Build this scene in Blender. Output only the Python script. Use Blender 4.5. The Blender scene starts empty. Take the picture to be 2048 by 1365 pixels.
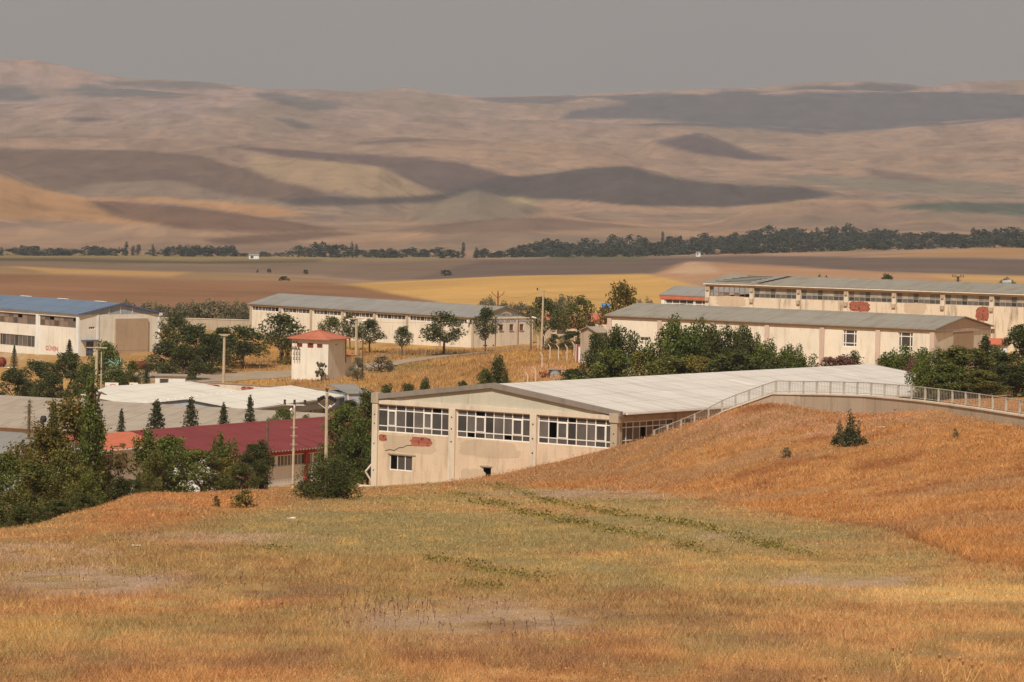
import bpy, math, random
import numpy as np
from mathutils import Vector, Matrix
random.seed(7); rng = np.random.default_rng(7)
SC = bpy.context.scene; COL = SC.collection
R_ = math.radians
# ---------------------------------------------------------------- camera
F, CX, CY, HY, ROLL = 8000.0, 1024.0, 682.5, 317.0, 0.02
TH = math.atan((CY-HY)/F)
_f = np.array([0, math.cos(TH), -math.sin(TH)]); _u0 = np.array([0, math.sin(TH), math.cos(TH)]); _r0 = np.array([1., 0, 0])
_R = _r0*math.cos(ROLL)+_u0*math.sin(ROLL); _U = -_r0*math.sin(ROLL)+_u0*math.cos(ROLL)
def P(px, py, D):
    d = _f+_R*(px-CX)/F-_U*(py-CY)/F
    return Vector(d*(D/d[1]))
cam = bpy.data.cameras.new("camera"); co = bpy.data.objects.new("camera", cam); COL.objects.link(co)
cam.sensor_width = 36; cam.lens = F/2048*36; cam.clip_start = 1; cam.clip_end = 40000
co.matrix_world = Matrix(((_R[0], _U[0], -_f[0], 0), (_R[1], _U[1], -_f[1], 0), (_R[2], _U[2], -_f[2], 0), (0, 0, 0, 1)))
SC.camera = co
# ---------------------------------------------------------------- world and sun
SUN_EL = 50.0; SX, SY = -0.32, -0.947
w = bpy.data.worlds.new("World"); SC.world = w; w.use_nodes = True
nt = w.node_tree; nt.nodes.clear()
out = nt.nodes.new('ShaderNodeOutputWorld'); bg = nt.nodes.new('ShaderNodeBackground')
sky = nt.nodes.new('ShaderNodeTexSky'); sky.sky_type = 'NISHITA'; sky.sun_disc = False
sky.sun_elevation = R_(SUN_EL); sky.sun_rotation = math.atan2(SX, SY); sky.dust_density = 6.0; sky.air_density = 1.0; sky.altitude = 1000
mx = nt.nodes.new('ShaderNodeMix'); mx.data_type = 'RGBA'; mx.inputs[0].default_value = 0.86
mx.inputs[7].default_value = (4.0, 3.55, 3.3, 1)
tcw = nt.nodes.new('ShaderNodeTexCoord'); mpw = nt.nodes.new('ShaderNodeMapping'); mpw.inputs['Scale'].default_value = (5, 5, 26)
nzw = nt.nodes.new('ShaderNodeTexNoise'); nzw.inputs['Scale'].default_value = 1.6; nzw.inputs['Detail'].default_value = 6
nt.links.new(tcw.outputs['Generated'], mpw.inputs[0]); nt.links.new(mpw.outputs[0], nzw.inputs['Vector'])
crw = nt.nodes.new('ShaderNodeValToRGB'); crw.color_ramp.elements[0].position = .36; crw.color_ramp.elements[1].position = .66
crw.color_ramp.elements[0].color = (.955, .955, .965, 1); crw.color_ramp.elements[1].color = (1.05, 1.045, 1.035, 1)
nt.links.new(nzw.outputs['Fac'], crw.inputs[0]); spw = nt.nodes.new('ShaderNodeSeparateXYZ'); nt.links.new(tcw.outputs['Generated'], spw.inputs[0])
mrw = nt.nodes.new('ShaderNodeMapRange'); mrw.inputs[1].default_value = 0.0; mrw.inputs[2].default_value = .05; mrw.inputs[3].default_value = 1.03; mrw.inputs[4].default_value = .95; nt.links.new(spw.outputs['Z'], mrw.inputs[0])
m1w = nt.nodes.new('ShaderNodeMix'); m1w.data_type = 'RGBA'; m1w.blend_type = 'MULTIPLY'; m1w.inputs[0].default_value = 1; m2w = nt.nodes.new('ShaderNodeVectorMath'); m2w.operation = 'SCALE'
nt.links.new(sky.outputs[0], mx.inputs[6]); nt.links.new(mx.outputs[2], m1w.inputs[6]); nt.links.new(crw.outputs[0], m1w.inputs[7]); nt.links.new(m1w.outputs[2], m2w.inputs[0]); nt.links.new(mrw.outputs[0], m2w.inputs['Scale']); nt.links.new(m2w.outputs[0], bg.inputs[0]); bg.inputs[1].default_value = 0.062
nt.links.new(bg.outputs[0], out.inputs[0])
sl = bpy.data.lights.new("sun", 'SUN'); sl.energy = 3.9; sl.angle = R_(0.6); sl.color = (1.0, 0.94, 0.84)
so = bpy.data.objects.new("sun", sl); COL.objects.link(so)
sd = Vector((SX*math.cos(R_(SUN_EL)), SY*math.cos(R_(SUN_EL)), math.sin(R_(SUN_EL)))).normalized()
so.rotation_euler = sd.to_track_quat('Z', 'Y').to_euler(); so.location = (0, -50, 200)
vs = SC.view_settings; vs.view_transform = 'Standard'; vs.look = 'None'; vs.exposure = 0.0; vs.gamma = 1
SC.cycles.max_bounces = 6; SC.cycles.diffuse_bounces = 2; SC.cycles.glossy_bounces = 2; SC.cycles.transmission_bounces = 3
SC.cycles.volume_bounces = 0; SC.cycles.transparent_max_bounces = 6; SC.cycles.use_denoising = True
SIG = 6.2e-5
# ---------------------------------------------------------------- helpers
def lin(c):
    c = np.asarray(c, float)/255.0
    return np.where(c <= 0.04045, c/12.92, ((c+0.055)/1.055)**2.4)
def L3(r, g, b): return tuple(lin((r, g, b)))+(1.0,)
def tag(o, label=None, cat=None, group=None, kind=None):
    if label: o['label'] = label
    if cat: o['category'] = cat
    if group: o['group'] = group
    if kind: o['kind'] = kind
    return o
def empty(name, loc, rz=0, label=None, cat=None, group=None):
    o = bpy.data.objects.new(name, None); COL.objects.link(o); o.empty_display_size = 0.5
    o.location = loc; o.rotation_euler = (0, 0, rz); return tag(o, label, cat, group)
class MB:
    def __init__(s): s.v = []; s.f = []
    def quad(s, *p):
        i = len(s.v); s.v += [tuple(q) for q in p]; s.f.append(tuple(range(i, i+len(p))))
    def hexa(s, b, t):
        i = len(s.v); s.v += [tuple(q) for q in b]+[tuple(q) for q in t]
        s.f += [(i+3, i+2, i+1, i), (i+4, i+5, i+6, i+7)]
        for k in range(4):
            j = (k+1) % 4; s.f.append((i+k, i+j, i+4+j, i+4+k))
    def box(s, x0, x1, y0, y1, z0, z1):
        s.hexa([(x0, y0, z0), (x1, y0, z0), (x1, y1, z0), (x0, y1, z0)], [(x0, y0, z1), (x1, y0, z1), (x1, y1, z1), (x0, y1, z1)])
    def wb(s, axis, at, u0, u1, d0, d1, z0, z1):
        if axis == 'x': s.box(at+d0, at+d1, u0, u1, z0, z1)
        else: s.box(u0, u1, at+d0, at+d1, z0, z1)
    def tube(s, a, b, r0, r1=None, n=8, cap=True):
        r1 = r0 if r1 is None else r1
        a = Vector(a); b = Vector(b); d = (b-a)
        if d.length < 1e-6: return
        q = d.to_track_quat('Z', 'Y'); i = len(s.v)
        for c, r in ((a, r0), (b, r1)):
            for k in range(n):
                t = 2*math.pi*k/n; s.v.append(tuple(c+q@Vector((math.cos(t)*r, math.sin(t)*r, 0))))
        for k in range(n):
            j = (k+1) % n; s.f.append((i+k, i+j, i+n+j, i+n+k))
        if cap: s.f.append(tuple(range(i+n-1, i-1, -1))); s.f.append(tuple(range(i+n, i+2*n)))
    def prism(s, prof, fn, t0, t1):
        n = len(prof); i = len(s.v)
        for t in (t0, t1): s.v += [tuple(fn(t, a, b)) for a, b in prof]
        for k in range(n):
            j = (k+1) % n; s.f.append((i+k, i+j, i+n+j, i+n+k))
        s.f.append(tuple(range(i+n-1, i-1, -1))); s.f.append(tuple(range(i+n, i+2*n)))
    def mesh(s, name, mat, smooth=False):
        m = bpy.data.meshes.new(name); m.from_pydata(s.v, [], s.f); m.materials.append(mat)
        if smooth: m.polygons.foreach_set('use_smooth', [True]*len(m.polygons))
        m.update(); return m
    def build(s, name, mat, parent=None, smooth=False, fix=True):
        if fix:
            import bmesh
            m = s.mesh(name, mat, smooth); bm = bmesh.new(); bm.from_mesh(m); bmesh.ops.recalc_face_normals(bm, faces=bm.faces); bm.to_mesh(m); bm.free()
        else: m = s.mesh(name, mat, smooth)
        o = bpy.data.objects.new(name, m); COL.objects.link(o)
        if parent: o.parent = parent
        return o
def npmesh(name, V, Fc, mat, colors=None):
    m = bpy.data.meshes.new(name); V = np.asarray(V, np.float32); Fc = np.asarray(Fc, np.int32)
    k = Fc.shape[1]; m.vertices.add(len(V)); m.vertices.foreach_set('co', V.ravel())
    m.loops.add(Fc.size); m.loops.foreach_set('vertex_index', Fc.ravel())
    m.polygons.add(len(Fc)); m.polygons.foreach_set('loop_start', np.arange(0, Fc.size, k, dtype=np.int32))
    m.materials.append(mat)
    if colors is not None:
        a = m.color_attributes.new('col', 'FLOAT_COLOR', 'POINT')
        c = np.ones((len(V), 4), np.float32); c[:, :3] = colors; a.data.foreach_set('color', c.ravel())
    m.update(calc_edges=True); return m
def linkobj(name, m, parent=None):
    o = bpy.data.objects.new(name, m); COL.objects.link(o)
    if parent: o.parent = parent
    return o
# ---------------------------------------------------------------- materials
def newmat(name):
    m = bpy.data.materials.new(name); m.use_nodes = True; t = m.node_tree
    return m, t, t.nodes['Principled BSDF']
def N(t, typ, **kw):
    n = t.nodes.new(typ)
    for k, v in kw.items(): setattr(n, k, v)
    return n
def noise(t, vec, scale, detail=4, rough=0.6):
    n = N(t, 'ShaderNodeTexNoise'); n.inputs['Scale'].default_value = scale; n.inputs['Detail'].default_value = detail
    n.inputs['Roughness'].default_value = rough
    if vec is not None: t.links.new(vec, n.inputs['Vector'])
    return n.outputs['Fac']
def ramp(t, fac, stops):
    r = N(t, 'ShaderNodeValToRGB'); t.links.new(fac, r.inputs[0]); e = r.color_ramp.elements
    while len(e) < len(stops): e.new(0.5)
    for i, (p, c) in enumerate(stops): e[i].position = p; e[i].color = c if len(c) == 4 else (*c, 1)
    return r.outputs[0]
def mixc(t, fac, a, b, mode='MIX'):
    m = N(t, 'ShaderNodeMix', data_type='RGBA', blend_type=mode)
    for s, v in ((m.inputs[0], fac), (m.inputs[6], a), (m.inputs[7], b)):
        if isinstance(v, (int, float)): s.default_value = v
        elif isinstance(v, tuple): s.default_value = v
        else: t.links.new(v, s)
    return m.outputs[2]
def bump(t, b, h, strength=0.3, dist=0.05):
    n = N(t, 'ShaderNodeBump'); n.inputs['Strength'].default_value = strength; n.inputs['Distance'].default_value = dist
    t.links.new(h, n.inputs['Height']); t.links.new(n.outputs[0], b.inputs['Normal'])
def mapping(t, sc, geo=False):
    tc = N(t, 'ShaderNodeTexCoord'); mp = N(t, 'ShaderNodeMapping'); mp.inputs['Scale'].default_value = sc
    t.links.new(tc.outputs['Object'], mp.inputs[0]); return mp.outputs[0]
def plain(name, c, rough=0.8, var=0.15, scale=2.0, metal=0.0):
    m, t, b = newmat(name); v = mapping(t, (1, 1, 1))
    d = tuple(x*(1-var) for x in c[:3])+(1,); l = tuple(min(1, x*(1+var)) for x in c[:3])+(1,)
    t.links.new(ramp(t, noise(t, v, scale, 5), [(0.3, d), (0.7, l)]), b.inputs['Base Color'])
    b.inputs['Roughness'].default_value = rough; b.inputs['Metallic'].default_value = metal
    b.inputs['Specular IOR Level'].default_value = 0.25
    return m
def plaster(name, c, stain, amount=0.5, rust=None):
    m, t, b = newmat(name)
    v = mapping(t, (1, 1, 1)); vs_ = mapping(t, (0.9, 0.9, 0.16))
    big = noise(t, v, 0.35, 4, 0.6); streak = noise(t, vs_, 1.6, 5, 0.65); fine = noise(t, v, 9, 4, 0.7)
    d = tuple(x*0.90 for x in c[:3])+(1,)
    a = ramp(t, big, [(0.35, d), (0.62, c)])
    f = ramp(t, streak, [(0.50, (0, 0, 0)), (0.72, (1, 1, 1))])
    sc = N(t, 'ShaderNodeMath', operation='MULTIPLY'); t.links.new(f, sc.inputs[0]); sc.inputs[1].default_value = amount
    a = mixc(t, sc.outputs[0], a, stain)
    g = ramp(t, fine, [(0.3, (0.90, 0.90, 0.90)), (0.7, (1.04, 1.04, 1.04))])
    a = mixc(t, 1.0, a, g, 'MULTIPLY')
    t.links.new(a, b.inputs['Base Color']); b.inputs['Roughness'].default_value = 0.9; b.inputs['Specular IOR Level'].default_value = 0.15
    bump(t, b, fine, 0.25, 0.02); return m
def roofmat(name, c, c2, period=0.5, axis='x', strength=0.5, rough=0.6, var=0.3):
    m, t, b = newmat(name); tc = N(t, 'ShaderNodeTexCoord')
    wv = N(t, 'ShaderNodeTexWave', wave_type='BANDS', bands_direction=axis.upper()); wv.inputs['Scale'].default_value = 0.314/period
    wv.inputs['Distortion'].default_value = 0.0
    t.links.new(tc.outputs['Object'], wv.inputs['Vector'])
    v = mapping(t, (1, 0.25, 1) if axis == 'x' else (0.25, 1, 1))
    n1 = noise(t, v, 0.8, 6, 0.7); n2 = noise(t, v, 0.18, 3)
    a = ramp(t, n1, [(0.3, c), (0.75, c2)])
    a = mixc(t, var, a, ramp(t, n2, [(0.35, c2), (0.65, c)]))
    rr = ramp(t, wv.outputs['Fac'], [(0.0, (0.78, 0.78, 0.78)), (0.35, (1, 1, 1))])
    a = mixc(t, strength, a, rr, 'MULTIPLY')
    w2 = N(t, 'ShaderNodeTexWave', wave_type='BANDS', bands_direction='Y' if axis == 'x' else 'X'); w2.inputs['Scale'].default_value = 0.314/3.1; w2.inputs['Distortion'].default_value = .15
    t.links.new(tc.outputs['Object'], w2.inputs['Vector']); a = mixc(t, 1.0, a, ramp(t, w2.outputs['Fac'], [(0.0, (.90, .89, .88)), (0.06, (1, 1, 1))]), 'MULTIPLY')
    v3 = mapping(t, (1.1, .12, 1) if axis == 'x' else (.12, 1.1, 1)); a = mixc(t, 1.0, a, ramp(t, noise(t, v3, .9, 5, .7), [(.36, (.84, .81, .78)), (.52, (1, 1, 1))]), 'MULTIPLY')
    t.links.new(a, b.inputs['Base Color']); b.inputs['Roughness'].default_value = rough; b.inputs['Specular IOR Level'].default_value = 0.25
    bump(t, b, wv.outputs['Fac'], 0.4, 0.03); return m
def brickmat(name):
    m, t, b = newmat(name); tc = N(t, 'ShaderNodeTexCoord'); mp = N(t, 'ShaderNodeMapping')
    mp.inputs['Rotation'].default_value = (R_(90), 0, R_(90)); t.links.new(tc.outputs['Object'], mp.inputs[0])
    k = N(t, 'ShaderNodeTexBrick'); t.links.new(mp.outputs[0], k.inputs[0])
    k.inputs['Color1'].default_value = L3(184, 104, 80); k.inputs['Color2'].default_value = L3(152, 82, 62); k.inputs['Mortar'].default_value = L3(170, 135, 110)
    k.inputs['Scale'].default_value = 1.0; k.inputs['Brick Width'].default_value = 0.3; k.inputs['Row Height'].default_value = 0.19; k.inputs['Mortar Size'].default_value = 0.012
    v = mapping(t, (1, 1, 1)); a = mixc(t, ramp(t, noise(t, v, 2.2, 4), [(0.55, (0, 0, 0)), (0.62, (1, 1, 1))]), k.outputs[0], L3(80, 45, 35))
    t.links.new(a, b.inputs['Base Color']); b.inputs['Roughness'].default_value = 0.9; return m
def leafmat(name, c1, c2, c3=None, trans=0.25):
    m, t, b = newmat(name); g = N(t, 'ShaderNodeNewGeometry'); oi = N(t, 'ShaderNodeObjectInfo')
    st = [(0.0, c1), (0.6, c2)]
    if c3: st = [(0.0, c1), (0.55, c2), (1.0, c3)]
    a = ramp(t, g.outputs['Random Per Island'], st)
    v = mapping(t, (1, 1, 1)); n = ramp(t, noise(t, v, 0.9, 3), [(0.3, (0.62, 0.62, 0.62)), (0.7, (1.25, 1.25, 1.25))])
    a = mixc(t, 1.0, a, n, 'MULTIPLY')
    r = ramp(t, oi.outputs['Random'], [(0, (0.82, 0.86, 0.82)), (1, (1.15, 1.1, 1.1))]); a = mixc(t, 1.0, a, r, 'MULTIPLY')
    b.inputs['Roughness'].default_value = 0.75; b.inputs['Specular IOR Level'].default_value = 0.15
    t.links.new(a, b.inputs['Base Color']); tr = N(t, 'ShaderNodeBsdfTranslucent'); t.links.new(a, tr.inputs[0])
    ms = N(t, 'ShaderNodeMixShader'); ms.inputs[0].default_value = trans
    t.links.new(b.outputs[0], ms.inputs[1]); t.links.new(tr.outputs[0], ms.inputs[2])
    t.links.new(ms.outputs[0], t.nodes['Material Output'].inputs[0]); return m
def glassmat(name, c, rough=0.15):
    m, t, b = newmat(name); v = mapping(t, (1, 1, 1))
    g = N(t, 'ShaderNodeNewGeometry'); a = ramp(t, noise(t, v, 0.7, 4), [(0.35, tuple(x*0.7 for x in c[:3])+(1,)), (0.65, c)])
    a = mixc(t, 1.0, a, ramp(t, g.outputs['Random Per Island'], [(0, (.35, .35, .36)), (.5, (.9, .9, .9)), (1, (1.9, 1.85, 1.8))]), 'MULTIPLY')
    t.links.new(a, b.inputs['Base Color']); b.inputs['Roughness'].default_value = rough; return m
def groundmat(name, mult=1.0, soft=False):
    m, t, b = newmat(name); at = N(t, 'ShaderNodeAttribute', attribute_name='col'); g = N(t, 'ShaderNodeNewGeometry')
    n1 = noise(t, g.outputs['Position'], 1.3, 6, 0.7); n2 = noise(t, g.outputs['Position'], 0.02, 5, 0.6)
    a = mixc(t, 1.0, at.outputs['Color'], ramp(t, n1, [(0.3, (0.80, 0.80, 0.80)), (0.7, (1.14, 1.14, 1.14))]), 'MULTIPLY')
    a = mixc(t, 1.0, a, ramp(t, n2, [(0.3, (0.86, 0.86, 0.87)), (0.7, (1.12, 1.11, 1.09))]), 'MULTIPLY')
    mp = N(t, 'ShaderNodeMapping'); mp.inputs['Scale'].default_value = (1, .35, 1); t.links.new(g.outputs['Position'], mp.inputs[0])
    sx_ = N(t, 'ShaderNodeSeparateXYZ'); t.links.new(g.outputs['Position'], sx_.inputs[0])
    fr = N(t, 'ShaderNodeMapRange'); fr.inputs[1].default_value = 2600; fr.inputs[2].default_value = 4500; t.links.new(sx_.outputs['Y'], fr.inputs[0])
    n3 = noise(t, mp.outputs[0], 0.035, 9, 0.75)
    sc_ = ramp(t, n3, [(0.36, (0.74, 0.75, 0.78)), (0.48, (1, 1, 1)), (0.66, (1.10, 1.09, 1.06))]); a = mixc(t, fr.outputs[0], a, mixc(t, 1.0, a, sc_, 'MULTIPLY'))
    t.links.new(a, b.inputs['Base Color']); b.inputs['Roughness'].default_value = 0.95; b.inputs['Specular IOR Level'].default_value = 0.05
    bump(t, b, n1, 0.3, 0.15); return m
def vcolmat(name):
    m, t, b = newmat(name); at = N(t, 'ShaderNodeAttribute', attribute_name='col'); t.links.new(at.outputs['Color'], b.inputs['Base Color'])
    b.inputs['Roughness'].default_value = 0.8; b.inputs['Specular IOR Level'].default_value = 0.1
    tr = N(t, 'ShaderNodeBsdfTranslucent'); t.links.new(at.outputs['Color'], tr.inputs[0]); ms = N(t, 'ShaderNodeMixShader'); ms.inputs[0].default_value = 0.35
    t.links.new(b.outputs[0], ms.inputs[1]); t.links.new(tr.outputs[0], ms.inputs[2]); t.links.new(ms.outputs[0], t.nodes['Material Output'].inputs[0]); return m
M = {}
M['beige'] = plaster('beige_plaster', L3(230, 204, 174), L3(170, 146, 120), 0.7)
M['patchp'] = plaster('bare_render', L3(212, 188, 160), L3(176, 150, 124), 0.5)
M['beige2'] = plaster('pale_plaster', L3(244, 230, 208), L3(190, 170, 146), 0.55)
M['cream'] = plaster('cream_plaster', L3(246, 236, 218), L3(196, 180, 156), 0.45)
M['white'] = plaster('white_plaster', L3(244, 242, 238), L3(190, 185, 175), 0.35)
M['stained'] = plaster('stained_plaster', L3(234, 214, 188), L3(150, 130, 110), 1.0)
M['board'] = plaster('gable_board', L3(208, 200, 178), L3(180, 166, 140), 0.4)
M['conc'] = plaster('concrete', L3(196, 176, 152), L3(140, 122, 104), 0.6)
M['concw'] = plaster('pale_concrete', L3(234, 216, 192), L3(170, 150, 128), 0.45)
M['greyc'] = plaster('grey_concrete', L3(168, 150, 136), L3(125, 110, 100), 0.5)
M['fascia'] = plaster('dark_grey_fascia', L3(150, 138, 126), L3(112, 100, 92), 0.5)
M['pink'] = plaster('pinkish_paint', L3(216, 190, 172), L3(180, 150, 132), 0.4)
M['bluegrey'] = plaster('blue_grey_wall', L3(176, 182, 190), L3(130, 132, 140), 0.5)
M['brown'] = plaster('brown_panel', L3(196, 168, 140), L3(165, 138, 112), 0.4)
M['roofw'] = roofmat('white_corrugated', L3(230, 221, 210), L3(214, 204, 192), 1.1, 'x', 0.3)
M['roofs'] = roofmat('cream_corrugated', L3(240, 232, 218), L3(228, 218, 202), 0.9, 'x', 0.2)
M['roofg'] = roofmat('grey_corrugated', L3(158, 152, 144), L3(140, 136, 130), 0.9, 'y', 0.35)
M['roofg2'] = roofmat('dusty_corrugated', L3(182, 166, 148), L3(166, 150, 134), 0.9, 'y', 0.35)
M['roofg3'] = roofmat('dull_green_grey_roof', L3(160, 152, 138), L3(146, 138, 126), 0.9, 'y', 0.35)
M['roofb'] = roofmat('blue_sheet', L3(116, 132, 152), L3(102, 118, 138), 0.9, 'y', 0.3)
M['roofr'] = roofmat('crimson_sheet', L3(142, 62, 60), L3(122, 52, 52), 0.7, 'x', 0.3)
M['tile'] = roofmat('terracotta_tiles', L3(204, 126, 98), L3(178, 100, 78), 0.3, 'x', 0.5, 0.85)
M['orange'] = plain('orange_paint', L3(200, 112, 82), 0.7, 0.12)
M['redp'] = plain('red_paint', L3(178, 62, 46), 0.7, 0.12)
M['bluep'] = plain('blue_paint', L3(96, 112, 150), 0.6, 0.12)
M['lblue'] = plain('pale_blue_letter_paint', L3(120, 132, 168), 0.8, 0.3, 3)
M['redt'] = plain('red_letter_paint', L3(188, 60, 50), 0.8, 0.2)
M['wframe'] = plain('white_frame', L3(246, 238, 226), 0.6, 0.06)
M['gframe'] = plain('grey_frame', L3(170, 160, 146), 0.7, 0.2)
M['rframe'] = plain('rusty_frame', L3(150, 108, 84), 0.8, 0.35, 4)
M['dark'] = plain('dark_opening', (0.018, 0.015, 0.013, 1), 0.9)
M['glass'] = glassmat('dusty_window_glass', L3(118, 108, 98)); M['glassd'] = glassmat('dark_window_glass', L3(90, 84, 80))
M['glassl'] = glassmat('milky_window_sheet', L3(140, 134, 122), 0.5)
M['metal'] = plain('galvanised_metal', L3(170, 168, 162), 0.5, 0.2)
M['rail'] = plain('weathered_railing', L3(178, 168, 152), 0.7, 0.2)
M['pole'] = plain('pole_concrete', L3(196, 176, 148), 0.9, 0.15)
M['insul'] = plain('brown_insulator', L3(74, 50, 46), 0.4, 0.2)
M['rust'] = plain('rusted_steel', L3(132, 66, 50), 0.85, 0.3, 3)
M['green'] = plain('faded_green_paint', L3(142, 176, 150), 0.6, 0.2)
M['blue'] = plain('bright_blue_plastic', L3(70, 130, 196), 0.5, 0.1)
M['black'] = plain('black_drum', L3(52, 48, 50), 0.6, 0.2)
M['bark'] = plain('bark', L3(112, 92, 72), 0.95, 0.3, 3)
M['barkl'] = plain('pale_bark', L3(160, 135, 108), 0.95, 0.25, 3)
M['brick'] = brickmat('exposed_brick')
M['asphalt'] = plain('asphalt', L3(164, 144, 122), 0.95, 0.14, 0.5)
M['lf_dark'] = leafmat('leaf_dark', L3(52, 62, 34), L3(88, 94, 50), L3(116, 114, 64))
M['lf_mid'] = leafmat('leaf_mid', L3(66, 80, 34), L3(108, 118, 54), L3(142, 142, 74))
M['lf_olive'] = leafmat('leaf_olive', L3(74, 82, 40), L3(112, 112, 58), L3(144, 132, 70))
M['lf_brown'] = leafmat('leaf_brown', L3(78, 82, 38), L3(116, 108, 52), L3(156, 122, 64))
M['lf_yell'] = leafmat('leaf_yellow', L3(84, 88, 40), L3(134, 124, 58), L3(186, 154, 78))
M['lf_purp'] = leafmat('leaf_purple', L3(92, 61, 59), L3(140, 96, 88), L3(176, 134, 114))
M['lf_grey'] = leafmat('leaf_grey', L3(101, 96, 74), L3(136, 127, 99), L3(165, 151, 118))
M['lf_con'] = leafmat('needle', L3(48, 55, 37), L3(85, 88, 57), L3(114, 110, 74), 0.1)
M['lf_far'] = leafmat('far_leaf', L3(44, 50, 42), L3(66, 72, 56), L3(86, 90, 68), 0.1)
M['ground'] = groundmat('dry_ground'); M['blade'] = vcolmat('dry_grass_blade'); M['stone'] = plain('pale_stone', L3(176, 150, 126), 0.9, 0.2)
M['litter'] = plain('white_litter', L3(236, 234, 236), 0.6, 0.05)
# ---------------------------------------------------------------- terrain
cols = np.array([-600, 0, 150, 300, 500, 750, 935, 1100, 1250, 1400, 1550, 1800, 1900, 2048, 2650.])
rows = {
 12: [1985]*15, 25: [1540]*15, 40: [1370]*15, 60: [1224]*15, 85: [1138]*15,
 120: [1095, 1085, 1080, 1075, 1072, 1070, 1070, 1070, 1070, 1070, 1070, 1066, 1056, 1045, 1030],
 150: [1066, 1062, 1046, 1040, 1037, 1036, 1036, 1036, 1036, 1036, 1036, 1022, 1000, 985, 950],
 180: [1085, 1085, 1030, 1010, 1014, 1014, 1014, 1014, 1014, 1014, 1000, 965, 945, 930, 890],
 210: [1090, 1090, 1042, 990, 1000, 1000, 1000, 1000, 996, 985, 950, 910, 892, 890, 850],
 245: [1085, 1085, 1050, 996, 986, 988, 988, 982, 966, 936, 886, 856, 850, 856, 820],
 270: [1075, 1075, 1050, 1004, 984, 981, 974, 964, 942, 886, 842, 828, 815, 826, 800],
 290: [1065, 1065, 1045, 1008, 985, 979, 967, 940, 902, 846, 808, 850, 812, 815, 790],
 310: [1055, 1055, 1040, 1010, 986, 976, 960, 925, 885, 870, 858, 858, 806, 803, 780],
 330: [1045, 1045, 1032, 1010, 985, 974, 955, 925, 890, 868, 860, 850, 800, 796, 770],
 365: [1022, 1022, 1015, 1000, 978, 969, 945, 900, 860, 840, 830, 810, 785, 780, 760],
 400: [1000, 990, 985, 980, 970, 962, 900, 860, 830, 815, 805, 790, 775, 768, 750],
 440: [895, 893, 893, 895, 893, 880, 838, 805, 775, 765, 762, 765, 762, 760, 745],
 470: [860, 860, 860, 862, 860, 815, 778, 752, 730, 725, 720, 725, 725, 730, 730],
 510: [810, 808, 806, 806, 800, 778, 748, 725, 712, 708, 705, 705, 705, 710, 715],
 540: [778, 776, 772, 770, 764, 757, 732, 715, 706, 700, 695, 695, 695, 700, 705],
 580: [735, 732, 724, 722, 722, 720, 712, 702, 694, 688, 682, 680, 682, 685, 690],
 620: [695, 692, 688, 686, 688, 694, 696, 690, 684, 678, 672, 668, 668, 670, 675],
 700: [648, 650, 650, 650, 652, 655, 655, 652, 648, 645, 640, 636, 636, 636, 640],
 800: [632, 634, 635, 636, 638, 638, 636, 634, 630, 628, 626, 622, 620, 620, 622],
 950: [592, 594, 596, 600, 606, 610, 605, 600, 596, 592, 590, 588, 586, 586, 588],
 1100: [566, 567, 570, 574, 582, 590, 582, 576, 570, 563, 558, 560, 562, 564, 566],
 1250: [541, 542, 545, 550, 560, 568, 558, 552, 550, 527, 534, 545, 549, 553, 560],
 1450: [538, 540, 543, 548, 556, 564, 560, 556, 554, 556, 552, 553, 553, 556, 562],
 1800: [528, 530, 532, 536, 540, 545, 543, 540, 538, 536, 534, 532, 532, 532, 536],
 2300: [518, 520, 521, 523, 526, 528, 527, 525, 523, 520, 517, 512, 510, 508, 510],
 2900: [508, 510, 511, 512, 513, 514, 513, 512, 509, 504, 500, 494, 492, 492, 495],
 3400: [498, 500, 501, 502, 503, 503, 501, 497, 492, 486, 480, 475, 474, 474, 476],
 4200: [455]*15, 5000: [418]*15, 6200: [364]*15, 7500: [316]*15, 9000: [266]*15, 10500: [226]*15}
skyx = [-600, 0, 60, 150, 230, 330, 420, 520, 640, 700, 800, 860, 940, 1050, 1180, 1300, 1450, 1560, 1600, 1700, 1800, 1850, 1900, 2048, 2650]
skyy = [128, 119, 121, 138, 157, 161, 166, 179, 181, 186, 176, 186, 194, 193, 190, 183, 178, 173, 167, 163, 168, 175, 166, 160, 165]
def pchip(x, y, xi):
    # y: (n, m) interpolated along axis 0
    h = np.diff(x)[:, None]; d = np.diff(y, axis=0)/h; m = np.zeros_like(y)
    w1 = 2*h[1:]+h[:-1]; w2 = h[1:]+2*h[:-1]; s = d[:-1]*d[1:] > 0
    with np.errstate(divide='ignore', invalid='ignore'): hm = (w1+w2)/(w1/d[:-1]+w2/d[1:])
    m[1:-1] = np.where(s, hm, 0); m[0] = d[0]; m[-1] = d[-1]
    i = np.clip(np.searchsorted(x, xi)-1, 0, len(x)-2); t = ((xi-x[i])/(x[i+1]-x[i]))[:, None]; hh = (x[i+1]-x[i])[:, None]
    return (2*t**3-3*t**2+1)*y[i]+(t**3-2*t**2+t)*hh*m[i]+(-2*t**3+3*t**2)*y[i+1]+(t**3-t**2)*hh*m[i+1]
def z_of(a, py, D):
    # height of the point that has azimuth a and depth D and projects to row py
    xl = (a-CX)/F; px = a-ROLL*(py-CY)
    d1 = _f[2]+_R[2]*(px-CX)/F-_U[2]*(py-CY)/F; d2 = _f[1]+_R[1]*(px-CX)/F-_U[1]*(py-CY)/F
    return d1/d2*D
Dk = np.array(sorted(rows)); tab = np.array([rows[d] for d in Dk], float)
A = np.arange(-600, 2651, 5.0)
tabA = pchip(cols, tab.T.copy(), A).T                     # (nD, nA)
ZT = np.array([[z_of(a, tabA[i, j], Dk[i]) for j, a in enumerate(A)] for i in range(len(Dk))])
sk = np.interp(A, skyx, skyy)
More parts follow.
